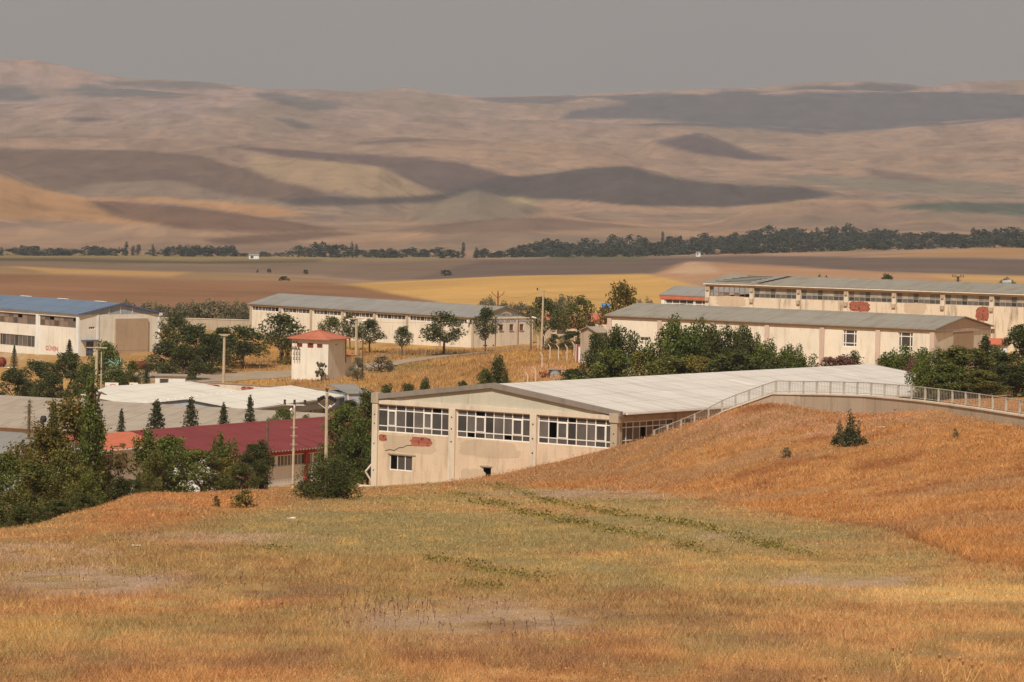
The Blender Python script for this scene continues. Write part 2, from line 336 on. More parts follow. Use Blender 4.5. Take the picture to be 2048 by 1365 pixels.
Dk = np.concatenate([[0.5, 6], Dk, [11500, 12600, 14500]])
ZT = np.vstack([np.full((1, len(A)), -1.75), np.full((1, len(A)), -2.1), ZT, [z_of(A, sk, 11500)], [z_of(A, sk, 11500)-30], [z_of(A, sk, 11500)-120]])
DF = np.concatenate([np.linspace(0.5, 330, 660), np.geomspace(331, 14400, 900)])
ZF = pchip(Dk, ZT, DF)
# far ridges: (depth, [(px, py)...], front slope, back slope)
ridges = [
 (3750, [(-600, 470), (180, 448), (250, 425), (330, 409), (440, 424), (560, 440), (660, 462), (800, 480), (2650, 500)], .12, .15),
 (3650, [(-600, 500), (700, 480), (820, 455), (960, 440), (1120, 437), (1250, 452), (1380, 470), (2650, 500)], .10, .12),
 (4100, [(-600, 310), (-100, 330), (0, 343), (60, 370), (150, 397), (300, 425), (420, 450), (600, 480), (2650, 500)], .13, .15),
 (4300, [(-600, 480), (780, 455), (860, 408), (950, 379), (1030, 398), (1100, 425), (1200, 460), (2650, 480)], .14, .16),
 (4200, [(-600, 480), (1380, 470), (1500, 416), (1620, 397), (1750, 402), (1870, 398), (2048, 432), (2650, 440)], .12, .14),
 (5300, [(-600, 290), (0, 298), (130, 300), (300, 302), (400, 311), (480, 330), (560, 355), (640, 380), (760, 410), (2650, 450)], .10, .14),
 (5000, [(-600, 450), (250, 410), (420, 352), (500, 327), (590, 319), (660, 322), (750, 335), (800, 357), (890, 390), (1000, 430), (2650, 450)], .11, .15),
 (5800, [(-600, 420), (150, 335), (300, 314), (380, 304), (430, 294), (480, 295), (560, 300), (700, 310), (850, 318), (960, 335), (1060, 352), (1150, 380), (2650, 430)], .10, .14),
 (5200, [(-600, 450), (900, 430), (1000, 366), (1100, 345), (1180, 335), (1260, 333), (1330, 351), (1400, 364), (1480, 371), (1600, 371), (1660, 385), (1760, 420), (2650, 450)], .11, .15),
 (7200, [(-600, 340), (1200, 335), (1300, 280), (1400, 267), (1440, 279), (1500, 304), (1580, 325), (1700, 345), (2650, 350)], .12, .15),
 (6800, [(-600, 275), (0, 272), (300, 280), (600, 285), (800, 275), (1000, 282), (1200, 292), (1300, 320), (1700, 330), (1850, 300), (2048, 290), (2650, 290)], .09, .08),
 (8800, [(-600, 215), (0, 205), (200, 198), (420, 192), (560, 205), (800, 225), (1000, 235), (1150, 245), (1370, 247), (1500, 251), (1620, 262), (1720, 262), (1850, 245), (2048, 232), (2650, 230)], .09, .07),
 (10200, [(-600, 160), (0, 175), (120, 185), (250, 178), (420, 190), (560, 196), (700, 190), (900, 205), (1100, 205), (1300, 195), (1560, 183), (1800, 183), (2048, 188), (2650, 185)], .10, .06)]
T = 7.0; fm = DF > 2950
acc = np.exp(np.clip(ZF[fm]/T, -60, 60)); DD = DF[fm][:, None]
def vnoise(x, y, seed=0):
    xi = np.floor(x).astype(np.int64); yi = np.floor(y).astype(np.int64); xf = x-xi; yf = y-yi
    def h(a, b):
        n = (a*374761393+b*668265263+seed*1442695041) & 0x7fffffff; n = ((n ^ (n >> 13))*1274126177) & 0x7fffffff
        return ((n ^ (n >> 16)) & 0xffff)/65535.0
    u = xf*xf*(3-2*xf); v = yf*yf*(3-2*yf)
    return (h(xi, yi)*(1-u)+h(xi+1, yi)*u)*(1-v)+(h(xi, yi+1)*(1-u)+h(xi+1, yi+1)*u)*v
def fbm(x, y, o=4, seed=0):
    s = 0; a = 1; t = 0
    for k in range(o): s = s+a*vnoise(x*2**k+17*k, y*2**k-9*k, seed+k); t += a; a *= 0.55
    return s/t
for k, (Dr, prof, kf, kb) in enumerate(ridges):
    yy = np.interp(A, [p[0] for p in prof], [p[1] for p in prof]); yy = yy+(fbm(A/90.0, A*0+k*7, 3, k)-.5)*5
    zr = z_of(A, yy, Dr)[None, :]; wob = ((fbm(A/160.0, A*0+3*k, 3, 50+k)-.5)*500)[None, :]
    dd = DD-Dr-wob*0.3; z = zr-np.where(dd < 0, -dd*kf, dd*kb)+(-np.abs(dd)*0.0)
    acc += np.exp(np.clip(z/T, -60, 60))
far = T*np.log(acc)
XX = (A[None, :]-CX)/F*DD
und = (fbm(XX/260, DD/420, 4, 91)-.5)*2
far = far+und*np.clip((DD-3100)/1500, 0, 1)*6.5*np.clip((11400-DD)/800, .25, 1)
gul = 1-np.abs(fbm(XX/170+.3*und, DD/520, 4, 64)-.5)*4
far = far+gul*np.clip((DD-3300)/1500, 0, 1)*4*np.clip((11400-DD)/5500, .3, 1)
far = far+(fbm(XX/75, DD/190, 3, 67)-.5)*5*np.clip((DD-3400)/1500, 0, 1)
blend = np.clip((DD-2950)/400, 0, 1); ZF[fm] = ZF[fm]*(1-blend)+far*blend
mid = (DF > 780) & (DF < 3300)
DM = DF[mid][:, None]; XM = (A[None, :]-CX)/F*DM
ZF[mid] += (fbm(XM/90, DM/200, 3, 33)-.5)*1.6*np.clip((DM-780)/200, 0, 1)
def gz(x, y):
    x = np.asarray(x, float); y = np.asarray(y, float); D = np.clip(y, 0.6, 14300)
    a = np.clip(x/np.maximum(D, 8)*F+CX, A[0], A[-1]-1e-3)
    ja = (a-A[0])/5.0; j = np.clip(ja.astype(int), 0, len(A)-2); v = ja-j
    i = np.clip(np.searchsorted(DF, D)-1, 0, len(DF)-2); u = (D-DF[i])/(DF[i+1]-DF[i])
    z = (ZF[i, j]*(1-u)+ZF[i+1, j]*u)*(1-v)+(ZF[i, j+1]*(1-u)+ZF[i+1, j+1]*u)*v
    near = np.clip((330-D)/60, 0, 1)*np.clip((D-8)/20, 0, 1)
    return z+(fbm(x/2.2, y/3.0, 3, 5)-.5)*0.28*near
def proj(x, y, z):
    dx = x*_R[0]+y*_R[1]+z*_R[2]; du = x*_U[0]+y*_U[1]+z*_U[2]; df = y*_f[1]+z*_f[2]
    df = np.maximum(df, 0.1); return CX+F*dx/df, CY-F*du/df
def G(px, D): # ground point below the sight line of px at depth D
    x = (px-CX)/F*D
    for _ in range(3):
        z = float(gz(x, D)); p, q = proj(x, D, z); x += (px-p)/F*D
    return Vector((x, D, float(gz(x, D))))
def hit(px, py, D0, D1):
    Ds = np.linspace(D0, D1, 600); d = _f+_R*(px-CX)/F-_U*(py-CY)/F
    xs = d[0]/d[1]*Ds; zs = d[2]/d[1]*Ds; g = gz(xs, Ds); k = np.where(g >= zs)[0]
    k = k[0] if len(k) else int(np.argmin(np.abs(g-zs)))
    return Vector((xs[k], Ds[k], g[k]))
def inpoly(px, py, poly):
    r = np.zeros(px.shape, bool); n = len(poly)
    for i in range(n):
        x0, y0 = poly[i]; x1, y1 = poly[(i+1) % n]
        c = ((y0 > py) != (y1 > py))
        r ^= c & (px < (x1-x0)*(py-y0)/((y1-y0) if y1 != y0 else 1e-9)+x0)
    return r
farpolys = [
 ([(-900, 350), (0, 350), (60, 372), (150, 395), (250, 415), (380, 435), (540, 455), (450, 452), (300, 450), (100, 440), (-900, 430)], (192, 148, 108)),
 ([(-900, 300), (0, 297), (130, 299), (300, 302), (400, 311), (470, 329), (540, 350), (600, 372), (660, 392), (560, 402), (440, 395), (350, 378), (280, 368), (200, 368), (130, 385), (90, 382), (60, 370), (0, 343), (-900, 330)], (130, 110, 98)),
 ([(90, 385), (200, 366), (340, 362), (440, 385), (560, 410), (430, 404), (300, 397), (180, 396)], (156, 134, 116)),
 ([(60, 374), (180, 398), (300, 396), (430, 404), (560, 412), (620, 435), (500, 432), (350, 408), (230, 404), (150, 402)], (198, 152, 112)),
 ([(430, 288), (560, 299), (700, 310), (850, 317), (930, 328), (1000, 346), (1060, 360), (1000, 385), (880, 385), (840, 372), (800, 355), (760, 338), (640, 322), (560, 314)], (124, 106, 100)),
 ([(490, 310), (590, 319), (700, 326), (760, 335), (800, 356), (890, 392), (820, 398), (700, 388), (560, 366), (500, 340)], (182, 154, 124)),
 ([(880, 388), (1000, 352), (1080, 350), (1180, 335), (1260, 333), (1330, 352), (1420, 366), (1500, 371), (1600, 371), (1670, 390), (1560, 405), (1450, 414), (1250, 411), (1100, 397), (1040, 400), (960, 405), (600, 412), (540, 400), (660, 392), (760, 398)], (108, 98, 93)),  # wide dark patch: cloud shadow painted into the hill colour
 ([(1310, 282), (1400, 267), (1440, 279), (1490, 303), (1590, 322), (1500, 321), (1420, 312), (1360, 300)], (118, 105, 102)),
 ([(1180, 197), (1300, 186), (1400, 192), (1420, 182), (1550, 192), (1700, 190), (2048, 190), (2950, 190), (2950, 238), (2048, 235), (1850, 247), (1750, 262), (1650, 266), (1560, 256), (1420, 249), (1300, 246), (1170, 240), (1160, 225), (1260, 215)], (120, 114, 113)),
 ([(1560, 178), (1640, 166), (1750, 163), (1840, 174), (1860, 183), (1700, 182)], (122, 115, 112)),
 ([(-900, 175), (60, 172), (110, 195), (60, 205), (-900, 205)], (128, 120, 115)),
 ([(120, 185), (200, 170), (330, 188), (400, 195), (300, 198), (180, 197)], (128, 120, 115)),
 ([(200, 163), (340, 160), (430, 168), (520, 180), (400, 178), (280, 172)], (132, 122, 116)),
 ([(520, 190), (580, 183), (650, 198), (720, 212), (640, 220), (560, 205)], (130, 120, 114)),
 ([(960, 196), (1100, 193), (1210, 193), (1120, 214), (1020, 206)], (132, 122, 117)),
 ([(120, 236), (200, 234), (260, 243), (180, 244)], (128, 112, 106)), ([(560, 240), (620, 242), (660, 256), (600, 256)], (128, 114, 108)),
 ([(680, 280), (800, 276), (860, 282), (740, 285)], (125, 110, 104)), ([(0, 272), (250, 270), (230, 276), (0, 277)], (150, 124, 112)),
 ([(170, 402), (300, 409), (420, 419), (560, 440), (680, 460), (560, 466), (380, 462), (230, 434)], (134, 108, 92)),
 ([(400, 480), (520, 470), (640, 462), (720, 468), (560, 486), (440, 490)], (132, 108, 92)),
 ([(800, 445), (860, 408), (950, 378), (1040, 400), (1100, 425), (1000, 442)], (148, 132, 114)),
 ([(760, 462), (940, 440), (1100, 436), (1280, 455), (1100, 462), (900, 468)], (140, 118, 102)),
 ([(1010, 395), (1050, 393), (1092, 411), (1040, 408)], (190, 168, 128)), ([(1500, 416), (1620, 398), (1640, 402), (1540, 422)], (180, 150, 118)),
 ([(1770, 415), (1900, 404), (2048, 408), (2950, 410), (2950, 432), (2048, 432), (1900, 425)], (108, 110, 97)),
 ([(1560, 350), (1900, 360), (2048, 372), (2048, 398), (1800, 385), (1600, 365)], (150, 136, 118)),
 ([(1720, 335), (1850, 352), (1880, 366), (1760, 358)], (140, 118, 106)),
 ([(-900, 500), (0, 503), (500, 513), (900, 515), (900, 521), (400, 523), (0, 516), (-900, 514)], (158, 138, 96)),
 ([(-900, 514), (0, 516), (400, 522), (640, 519), (640, 526), (400, 528), (0, 524), (-900, 522)], (104, 94, 72)),
 ([(-900, 522), (0, 523), (400, 528), (700, 520), (1000, 520), (800, 560), (640, 552), (380, 545), (150, 541), (0, 533), (-900, 532)], (142, 120, 100)),
 ([(-900, 533), (0, 530), (60, 532), (380, 545), (500, 550), (700, 560), (620, 566), (300, 556), (0, 548), (-900, 548)], (162, 132, 96)),
 ([(20, 531), (150, 539), (390, 545), (340, 554), (100, 547)], (200, 156, 104)),
 ([(700, 530), (900, 518), (1280, 514), (1310, 549), (1000, 553), (760, 563), (660, 556)], (140, 118, 99)),
 ([(960, 520), (1290, 516), (1500, 512), (2048, 520), (2950, 524), (2950, 556), (2048, 553), (1830, 548), (1640, 538), (1390, 524), (1310, 549), (1000, 553), (820, 560)], (124, 106, 95)),
 ([(1100, 512), (1300, 516), (1280, 520), (1080, 518)], (118, 116, 84)),
 ([(1720, 512), (2048, 492), (2950, 490), (2950, 512), (2048, 516)], (188, 146, 104)), ([(1600, 498), (1780, 500), (1700, 506), (1560, 504)], (170, 140, 104)),
 ([(640, 572), (700, 569), (1000, 553), (1290, 548), (1340, 556), (1410, 575), (1410, 640), (960, 625), (860, 602), (780, 590)], (214, 168, 100)),
 ([(1780, 546), (2048, 553), (2950, 558), (2950, 585), (2048, 578), (1880, 566)], (206, 164, 108)),
 ([(1300, 550), (1340, 534), (1390, 523), (1640, 537), (1830, 548), (1960, 570), (2048, 585), (1400, 590), (1420, 572)], (188, 146, 112)),
 ([(1330, 545), (1375, 524), (1420, 528), (1440, 545), (1380, 550)], (204, 168, 134)),
 ([(-900, 548), (0, 548), (300, 556), (640, 566), (700, 572), (780, 588), (880, 606), (600, 640), (0, 640), (-900, 640)], (154, 114, 85))]
greenrows = [[(1000, 972), (1100, 1005), (1200, 1025), (1320, 1042), (1420, 1060), (1540, 1095), (1650, 1120)],
             [(905, 988), (1000, 1012), (1060, 1030), (1150, 1045), (1210, 1062), (1290, 1078), (1350, 1090), (1440, 1112)],
             [(850, 1118), (960, 1140), (1020, 1155), (1110, 1165)], [(515, 1100), (570, 1102)], [(930, 1172), (1000, 1178)]]
bankpoly = [(860, 990), (930, 965), (1100, 977), (1300, 987), (1400, 1000), (1650, 1045), (1780, 1062), (1900, 1112), (1950, 1130), (2048, 1138), (3100, 1230), (3100, 700), (1150, 700), (930, 940)]
leftmound = [(90, 1090), (130, 1062), (200, 1012), (290, 980), (420, 980), (600, 985), (540, 1005), (430, 1035), (270, 1062)]
olivepoly = [(430, 1045), (700, 1000), (930, 975), (1300, 998), (1700, 1065), (1930, 1135), (1700, 1190), (1300, 1170), (900, 1120), (600, 1110), (450, 1085)]
def mixa(c, col, m): return c*(1-m[..., None])+np.asarray(col, float)*m[..., None]
def sm(x, a, b): t = np.clip((x-a)/(b-a), 0, 1); return t*t*(3-2*t)
def ell(px, py, cx, cy, rx, ry): return 1-sm(np.sqrt(((px-cx)/rx)**2+((py-cy)/ry)**2), 0.6, 1.15)
def near_col(px, py, x, y):
    n1 = fbm(x/3.2, y/7.0, 4, 11); n2 = fbm(x/1.1, y/2.2, 4, 12); n3 = fbm(x/9.0, y/16.0, 3, 13)
    wx = px+(fbm(x/2, y/4, 3, 14)-.5)*40; wy = py+(fbm(x/2, y/4, 3, 15)-.5)*16
    c = np.zeros(px.shape+(3,))+np.array((192, 148, 98.))
    c = mixa(c, (184, 128, 82), sm(n1, .5, .66)*.45); c = mixa(c, (208, 166, 110), sm(n2, .53, .68)*.75); c = mixa(c, (156, 134, 88), sm(n3, .48, .6)*.6); c = mixa(c, (146, 112, 84), sm(fbm(x/1.7, y/3.5, 4, 17), .56, .68)*.6)
    n5 = fbm(x/.55, y/1.5, 4, 18); c = mixa(c, (208, 164, 108), sm(n5, .54, .68)*.55); c = mixa(c, (158, 112, 76), sm(1-n5, .55, .7)*.5); c = mixa(c, (160, 140, 92), sm(fbm(x/.8, y/2.2, 3, 19), .56, .66)*.45)
    ol = sum((inpoly(wx+ox, wy+oy, olivepoly)).astype(float) for ox, oy in ((0, 0), (-60, 3), (60, -3), (-30, -8), (30, 9), (0, 14), (0, -14)))/7; c = mixa(c, (170, 150, 102), ol*.75*sm(n1, .22, .55)); c = mixa(c, (156, 142, 96), ol*.5*sm(n3, .46, .6)); c = mixa(c, (208, 168, 100), ol*sm(n2, .58, .7)*.6)
    bk = (inpoly(px+(wx-px)*.35, py+(wy-py)*.35, bankpoly) & (y < 335)).astype(float); c = mixa(c, (188, 132, 78), bk*.85); c = mixa(c, (206, 154, 98), bk*sm(n2, .48, .66)*.8); c = mixa(c, (156, 100, 62), bk*sm(n1, .54, .68)*.7); c = mixa(c, (176, 136, 98), bk*sm(n3, .5, .62)*.6)
    c = mixa(c, (200, 150, 112), bk*ell(px, py, 1600, 850, 330, 34)*sm(n2, .42, .6)*.8)
    tl = [(1400, 1000), (1650, 1045), (1780, 1062), (1900, 1112), (1950, 1130), (2048, 1138)]  # bank toe: shadow line painted dark into the ground and grass colour
    for i in range(5):
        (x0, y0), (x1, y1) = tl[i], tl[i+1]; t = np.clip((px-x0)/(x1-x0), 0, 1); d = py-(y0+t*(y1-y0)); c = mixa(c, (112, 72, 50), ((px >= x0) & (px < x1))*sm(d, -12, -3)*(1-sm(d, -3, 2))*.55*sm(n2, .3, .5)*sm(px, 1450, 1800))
    lm = sum((inpoly(wx+ox, wy+oy, leftmound)).astype(float) for ox, oy in ((0, 0), (-40, 4), (40, -4), (-20, -8), (20, 9)))/5*sm(n1, .3, .5); c = mixa(c, (186, 126, 80), lm*.7); c = mixa(c, (214, 158, 94), lm*sm(n2, .52, .7)*.6)
    for cx, cy, rx, ry in ((180, 1165, 190, 30), (960, 1245, 260, 42), (1700, 1165, 170, 14), (1450, 1075, 60, 9), (1180, 990, 220, 9), (60, 1110, 160, 20), (450, 1080, 200, 12)):
        c = mixa(c, (192, 162, 138), ell(px, py, cx, cy, rx*1.15, ry*1.2)*sm(n2+.35*n1, .46, .80)*.75)
    c = mixa(c, (224, 184, 120), ell(px, py, 1960, 1190, 330, 20)*.75); c = mixa(c, (214, 170, 104), ell(px, py, 60, 1265, 150, 22)*.6)
    for r in greenrows:
        for i in range(len(r)-1):
            (x0, y0), (x1, y1) = r[i], r[i+1]; t = np.clip(((px-x0)*(x1-x0)+(py-y0)*(y1-y0)*9)/((x1-x0)**2+9*(y1-y0)**2), 0, 1)
            d = np.sqrt((px-x0-t*(x1-x0))**2/9+(py-y0-t*(y1-y0))**2); c = mixa(c, (140, 126, 68), (1-sm(d, 2, 7))*.5*sm(n2, .35, .6))
    return c
def mid_col(px, py, x, y):
    n1 = fbm(x/7, y/16, 4, 21); n2 = fbm(x/2.4, y/6, 4, 22)
    c = np.zeros(px.shape+(3,))+np.array((188, 148, 98.))
    c = mixa(c, (206, 162, 96), sm(n1, .48, .62)*.8); c = mixa(c, (170, 126, 78), sm(n2, .52, .68)*.7); c = mixa(c, (160, 134, 84), ell(px, py, 800, 735, 90, 8)*.8)
    c = mixa(c, (206, 160, 118), ell(px, py, 1090, 745, 60, 16)*.8)
    c = mixa(c, (205, 185, 160), ell(px, py, 40, 715, 60, 12)*sm(n2, .45, .6)*.7)
    c = mixa(c, (130, 106, 80), ell(px, py, 870, 707, 130, 6)*.6)
    c = mixa(c, (128, 118, 76), sm(y, 640, 690)*(1-sm(y, 780, 860))*.7)
    return c
def far_col(px, py, x, y):
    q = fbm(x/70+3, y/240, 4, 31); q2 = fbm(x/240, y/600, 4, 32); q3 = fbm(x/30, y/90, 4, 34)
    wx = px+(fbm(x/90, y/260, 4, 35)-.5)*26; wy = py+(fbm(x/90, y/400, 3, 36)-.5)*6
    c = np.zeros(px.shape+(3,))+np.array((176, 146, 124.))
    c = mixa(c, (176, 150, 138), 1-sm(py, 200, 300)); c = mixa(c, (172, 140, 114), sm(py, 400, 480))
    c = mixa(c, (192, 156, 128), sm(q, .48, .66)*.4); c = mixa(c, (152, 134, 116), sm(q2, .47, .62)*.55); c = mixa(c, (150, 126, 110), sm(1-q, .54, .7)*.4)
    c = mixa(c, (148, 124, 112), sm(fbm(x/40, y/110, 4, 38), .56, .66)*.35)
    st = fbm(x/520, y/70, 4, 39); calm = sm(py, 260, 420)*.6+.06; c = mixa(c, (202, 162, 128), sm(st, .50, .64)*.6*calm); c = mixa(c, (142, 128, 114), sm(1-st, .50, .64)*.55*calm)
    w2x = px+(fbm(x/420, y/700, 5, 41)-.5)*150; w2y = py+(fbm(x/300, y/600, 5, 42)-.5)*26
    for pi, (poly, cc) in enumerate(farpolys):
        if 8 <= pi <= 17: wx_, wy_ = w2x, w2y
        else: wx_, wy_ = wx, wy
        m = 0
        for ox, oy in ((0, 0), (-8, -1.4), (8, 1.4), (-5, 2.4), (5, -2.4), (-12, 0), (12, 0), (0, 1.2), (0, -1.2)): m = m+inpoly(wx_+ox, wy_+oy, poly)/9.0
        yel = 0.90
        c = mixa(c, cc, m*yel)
    c = c*(1+(q3-.5)[..., None]*.12)
    return c
HZ = lin((152, 146, 141))
def albedo(c, y):
    l = lin(np.clip(c, 0, 255)); Tt = np.exp(-SIG*y)[..., None]
    k = .98-.17*np.clip((y-900)/2200, 0, 1)
    return np.clip((l-HZ*(1-Tt))/Tt*k[..., None]*(np.array([.86, .87, .92])+np.clip((y[..., None]-3000)/5000, 0, 1)*np.array([-.06, -.01, .03])), 0.01, 0.95)
def ground_color(x, y, z):
    px, py = proj(x, y, z)
    c = np.zeros(x.shape+(3,)); mn = y < 440
    wn = (1-sm(y, 400, 440))[..., None]; wf = sm(y, 760, 860)[..., None]
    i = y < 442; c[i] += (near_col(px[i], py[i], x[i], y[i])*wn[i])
    i = (y > 398) & (y < 862); c[i] += mid_col(px[i], py[i], x[i], y[i])*(1-wn[i])*(1-wf[i])
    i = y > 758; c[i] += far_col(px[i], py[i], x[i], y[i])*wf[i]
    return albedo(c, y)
def build_terrain():
    s = np.concatenate([np.linspace(-.30, -.145, 26)[:-1], np.linspace(-.145, .145, 780), np.linspace(.145, .30, 26)[1:]])
    D = np.concatenate([[-60, -20, 0.6], np.geomspace(3, 330, 400), np.geomspace(333, 700, 90), np.geomspace(705, 14300, 560)])
    Sg, Dg = np.meshgrid(s, D); X = Sg*(np.maximum(Dg, 0)+60)
    ed = np.clip((np.abs(Sg)-.28)/.02, 0, 1)
    Z = gz(X, Dg)
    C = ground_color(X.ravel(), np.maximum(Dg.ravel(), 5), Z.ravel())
    V = np.stack([X.ravel(), Dg.ravel(), Z.ravel()], 1); n, m = X.shape
    i = (np.arange(n-1)[:, None]*m+np.arange(m-1)[None, :]).ravel()
    Fc = np.stack([i, i+1, i+m+1, i+m], 1)
    me = npmesh('ground', V, Fc, M['ground'], C); me.polygons.foreach_set('use_smooth', [True]*len(me.polygons))
    return tag(linkobj('ground', me), kind='structure')
build_terrain()
# haze: even air round the whole scene
hb = MB(); hb.box(-6500, 6500, -300, 15500, -200, 620)
hm = bpy.data.materials.new('haze_air'); hm.use_nodes = True; ht = hm.node_tree; ht.nodes.clear()
ho = ht.nodes.new('ShaderNodeOutputMaterial'); hv = ht.nodes.new('ShaderNodeVolumePrincipled')
hv.inputs['Color'].default_value = (0.90, 0.90, 0.94, 1); hv.inputs['Density'].default_value = SIG; hv.inputs['Anisotropy'].default_value = 0.0
ht.links.new(hv.outputs[0], ho.inputs['Volume'])
tag(hb.build('haze', hm), kind='stuff')
# ---------------------------------------------------------------- grass
def make_grass():
    def tri(x, y, h, wd, col, lean):
        n = len(x); z = gz(x, y); a = rng.uniform(0, math.pi, n); dx = np.cos(a)*wd/2; dy = np.sin(a)*wd/2
        la = rng.uniform(0, 2*math.pi, n); lx = np.cos(la)*h*lean; ly = np.sin(la)*h*lean
        V = np.empty((n, 3, 3)); V[:, 0] = np.stack([x-dx, y-dy, z-.03], 1); V[:, 1] = np.stack([x+dx, y+dy, z-.03], 1)
        V[:, 2] = np.stack([x+lx, y+ly, z+h], 1); C = np.repeat(col[:, None, :], 3, 1)
        return V.reshape(-1, 3), C.reshape(-1, 3)
    def sample(n, D, pad=240):
        a = rng.uniform(-pad, 2048+pad, n); x = (a-CX)/F*D; return x, D
    n1, n2 = 560000, 420000
    D = np.concatenate([1/rng.uniform(1/135., 1/33., n1), rng.uniform(85, 318, n2)])
    x, y = sample(len(D), D)
    z = gz(x, y); px, py = proj(x, y, z)
    bank = inpoly(px, py, bankpoly); olive = inpoly(px, py, olivepoly)
    dirt = np.zeros(len(x))
    for cx, cy, rx, ry in ((180, 1165, 170, 24), (960, 1245, 230, 32), (1700, 1165, 150, 12), (1180, 990, 200, 7)): dirt = np.maximum(dirt, ell(px, py, cx, cy, rx, ry))
    keep = rng.uniform(0, 1, len(x)) > dirt*.93
    # the main hall and the ground behind the retaining wall stay clear
    lx = (x-8.1)*.61+(y-300)*.79; ly = -(x-8.1)*.79+(y-300)*.61
    keep &= ~((lx > -.3) & (ly > -.3) & (ly < 24.2) & (lx < 54))
    clump = fbm(x/.9, y/1.5, 3, 71); big = fbm(x/4, y/8, 3, 72)
    h = np.where(bank, .20, np.where(olive, .11, np.where(y < 75, .11, .15)))*rng.uniform(.4, 1.25, len(x))*(.25+1.3*clump)
    h *= np.where(dirt > .3, .5, 1); h *= np.clip(.65+.9*(big-.3), .5, 1.4)
    wd = np.maximum(.006, y/4000*.62)*rng.uniform(.7, 1.5, len(x))
    c = near_col(px, py, x, y)
    v = rng.normal(0, 1, len(x))
    c = c*(1.06+v[:, None]*.10); r = rng.uniform(0, 1, len(x))
    c = mixa(c, (232, 198, 140), (r > .92)*.5); c = mixa(c, (134, 98, 66), (r < .06)*.6); c = mixa(c, (146, 134, 78), ((r > .5) & (r < .56))*.5)
    C = lin(np.clip(c, 0, 255))*np.array([1.16, 1.15, 1.18])
    k = keep; V, CC = tri(x[k], y[k], h[k], wd[k], C[k], 1.0)
    # seed heads and broken stalks between the blades
    n = 420000; D = np.concatenate([1/rng.uniform(1/120., 1/33., n//2), rng.uniform(70, 315, n//2)]); fx, fy = sample(n, D); fz = gz(fx, fy); fpx, fpy = proj(fx, fy, fz)
    lx = (fx-8.1)*.61+(fy-300)*.79; ly = -(fx-8.1)*.79+(fy-300)*.61; ok = ~((lx > -.3) & (ly > -.3) & (ly < 24.2) & (lx < 54))
    fx, fy, fz, fpx, fpy = [q[ok] for q in (fx, fy, fz, fpx, fpy)]; n = len(fx)
    sz = np.maximum(.005, fy/4000*.42)*rng.uniform(.6, 1.4, n); hh = np.where(inpoly(fpx, fpy, bankpoly), .24, .13)*rng.uniform(.1, 1.1, n)
    P0 = np.stack([fx, fy, fz+hh], 1); V3 = (P0[:, None, :]+rng.normal(0, 1, (n, 3, 3))*sz[:, None, None]).reshape(-1, 3)
    fc = near_col(fpx, fpy, fx, fy)*(1.04+rng.normal(0, .13, n)[:, None]); fr = rng.uniform(0, 1, n); fc = mixa(fc, (236, 206, 158), (fr > .93)*.6); fc = mixa(fc, (104, 72, 50), (fr < .10)*.6)
    V = np.vstack([V, V3]); CC = np.vstack([CC, np.repeat(lin(np.clip(fc, 0, 255))*np.array([1.12, 1.12, 1.15]), 3, 0)])
    # mid-distance dry meadow
    n = 45000; D = rng.uniform(430, 615, n); a = rng.uniform(440, 1260, n); x = (a-CX)/F*D; z = gz(x, D); px, py = proj(x, D, z)
    c = mid_col(px, py, x, D)*(1.05+rng.normal(0, .1, n)[:, None]); h = rng.uniform(.15, .5, n)
    kk = ~roadmask(x, D)
    V2, C2 = tri(x[kk], D[kk], h[kk], rng.uniform(.08, .2, n)[kk], lin(np.clip(c, 0, 255))[kk], .3)
    V = np.vstack([V, V2]); CC = np.vstack([CC, C2])
    me = npmesh('grass', V, np.arange(len(V)).reshape(-1, 3), M['blade'], CC)
    tag(linkobj('grass', me), 'dry orange and straw grass covering the slope and meadow', 'grass', kind='stuff')
roadpts = [(150, 560), (330, 552), (450, 548), (560, 552), (660, 560), (760, 566), (850, 578), (960, 592), (1060, 604)]
_rc = np.array([((p-CX)/F*d, d) for p, d in roadpts]); _rw = np.array([7, 7, 7, 7, 6.5, 6, 5, 3.8, 3.2])
def roadmask(x, y):
    yc = np.interp(x, _rc[:, 0], _rc[:, 1]); hw = np.interp(x, _rc[:, 0], _rw); return (np.abs(y-yc) < hw+1) & (x > _rc[0, 0]) & (x < _rc[-1, 0])
make_grass()
xs = np.linspace(_rc[0, 0], _rc[-1, 0], 90); yc = np.interp(xs, _rc[:, 0], _rc[:, 1]); hw = np.interp(xs, _rc[:, 0], _rw)
V = []; nn = 9
for i in range(90):
    for k in range(nn):
        yy = yc[i]+hw[i]*(2*k/(nn-1)-1)+(0.5*math.sin(i*.9) if k in (0, nn-1) else 0); V.append((xs[i], yy, float(gz(xs[i], yy))+.05))
Fc = [(i*nn+k, i*nn+k+1, (i+1)*nn+k+1, (i+1)*nn+k) for i in range(89) for k in range(nn-1)]
tag(linkobj('road', npmesh('road', V, Fc, M['asphalt'])), kind='structure')
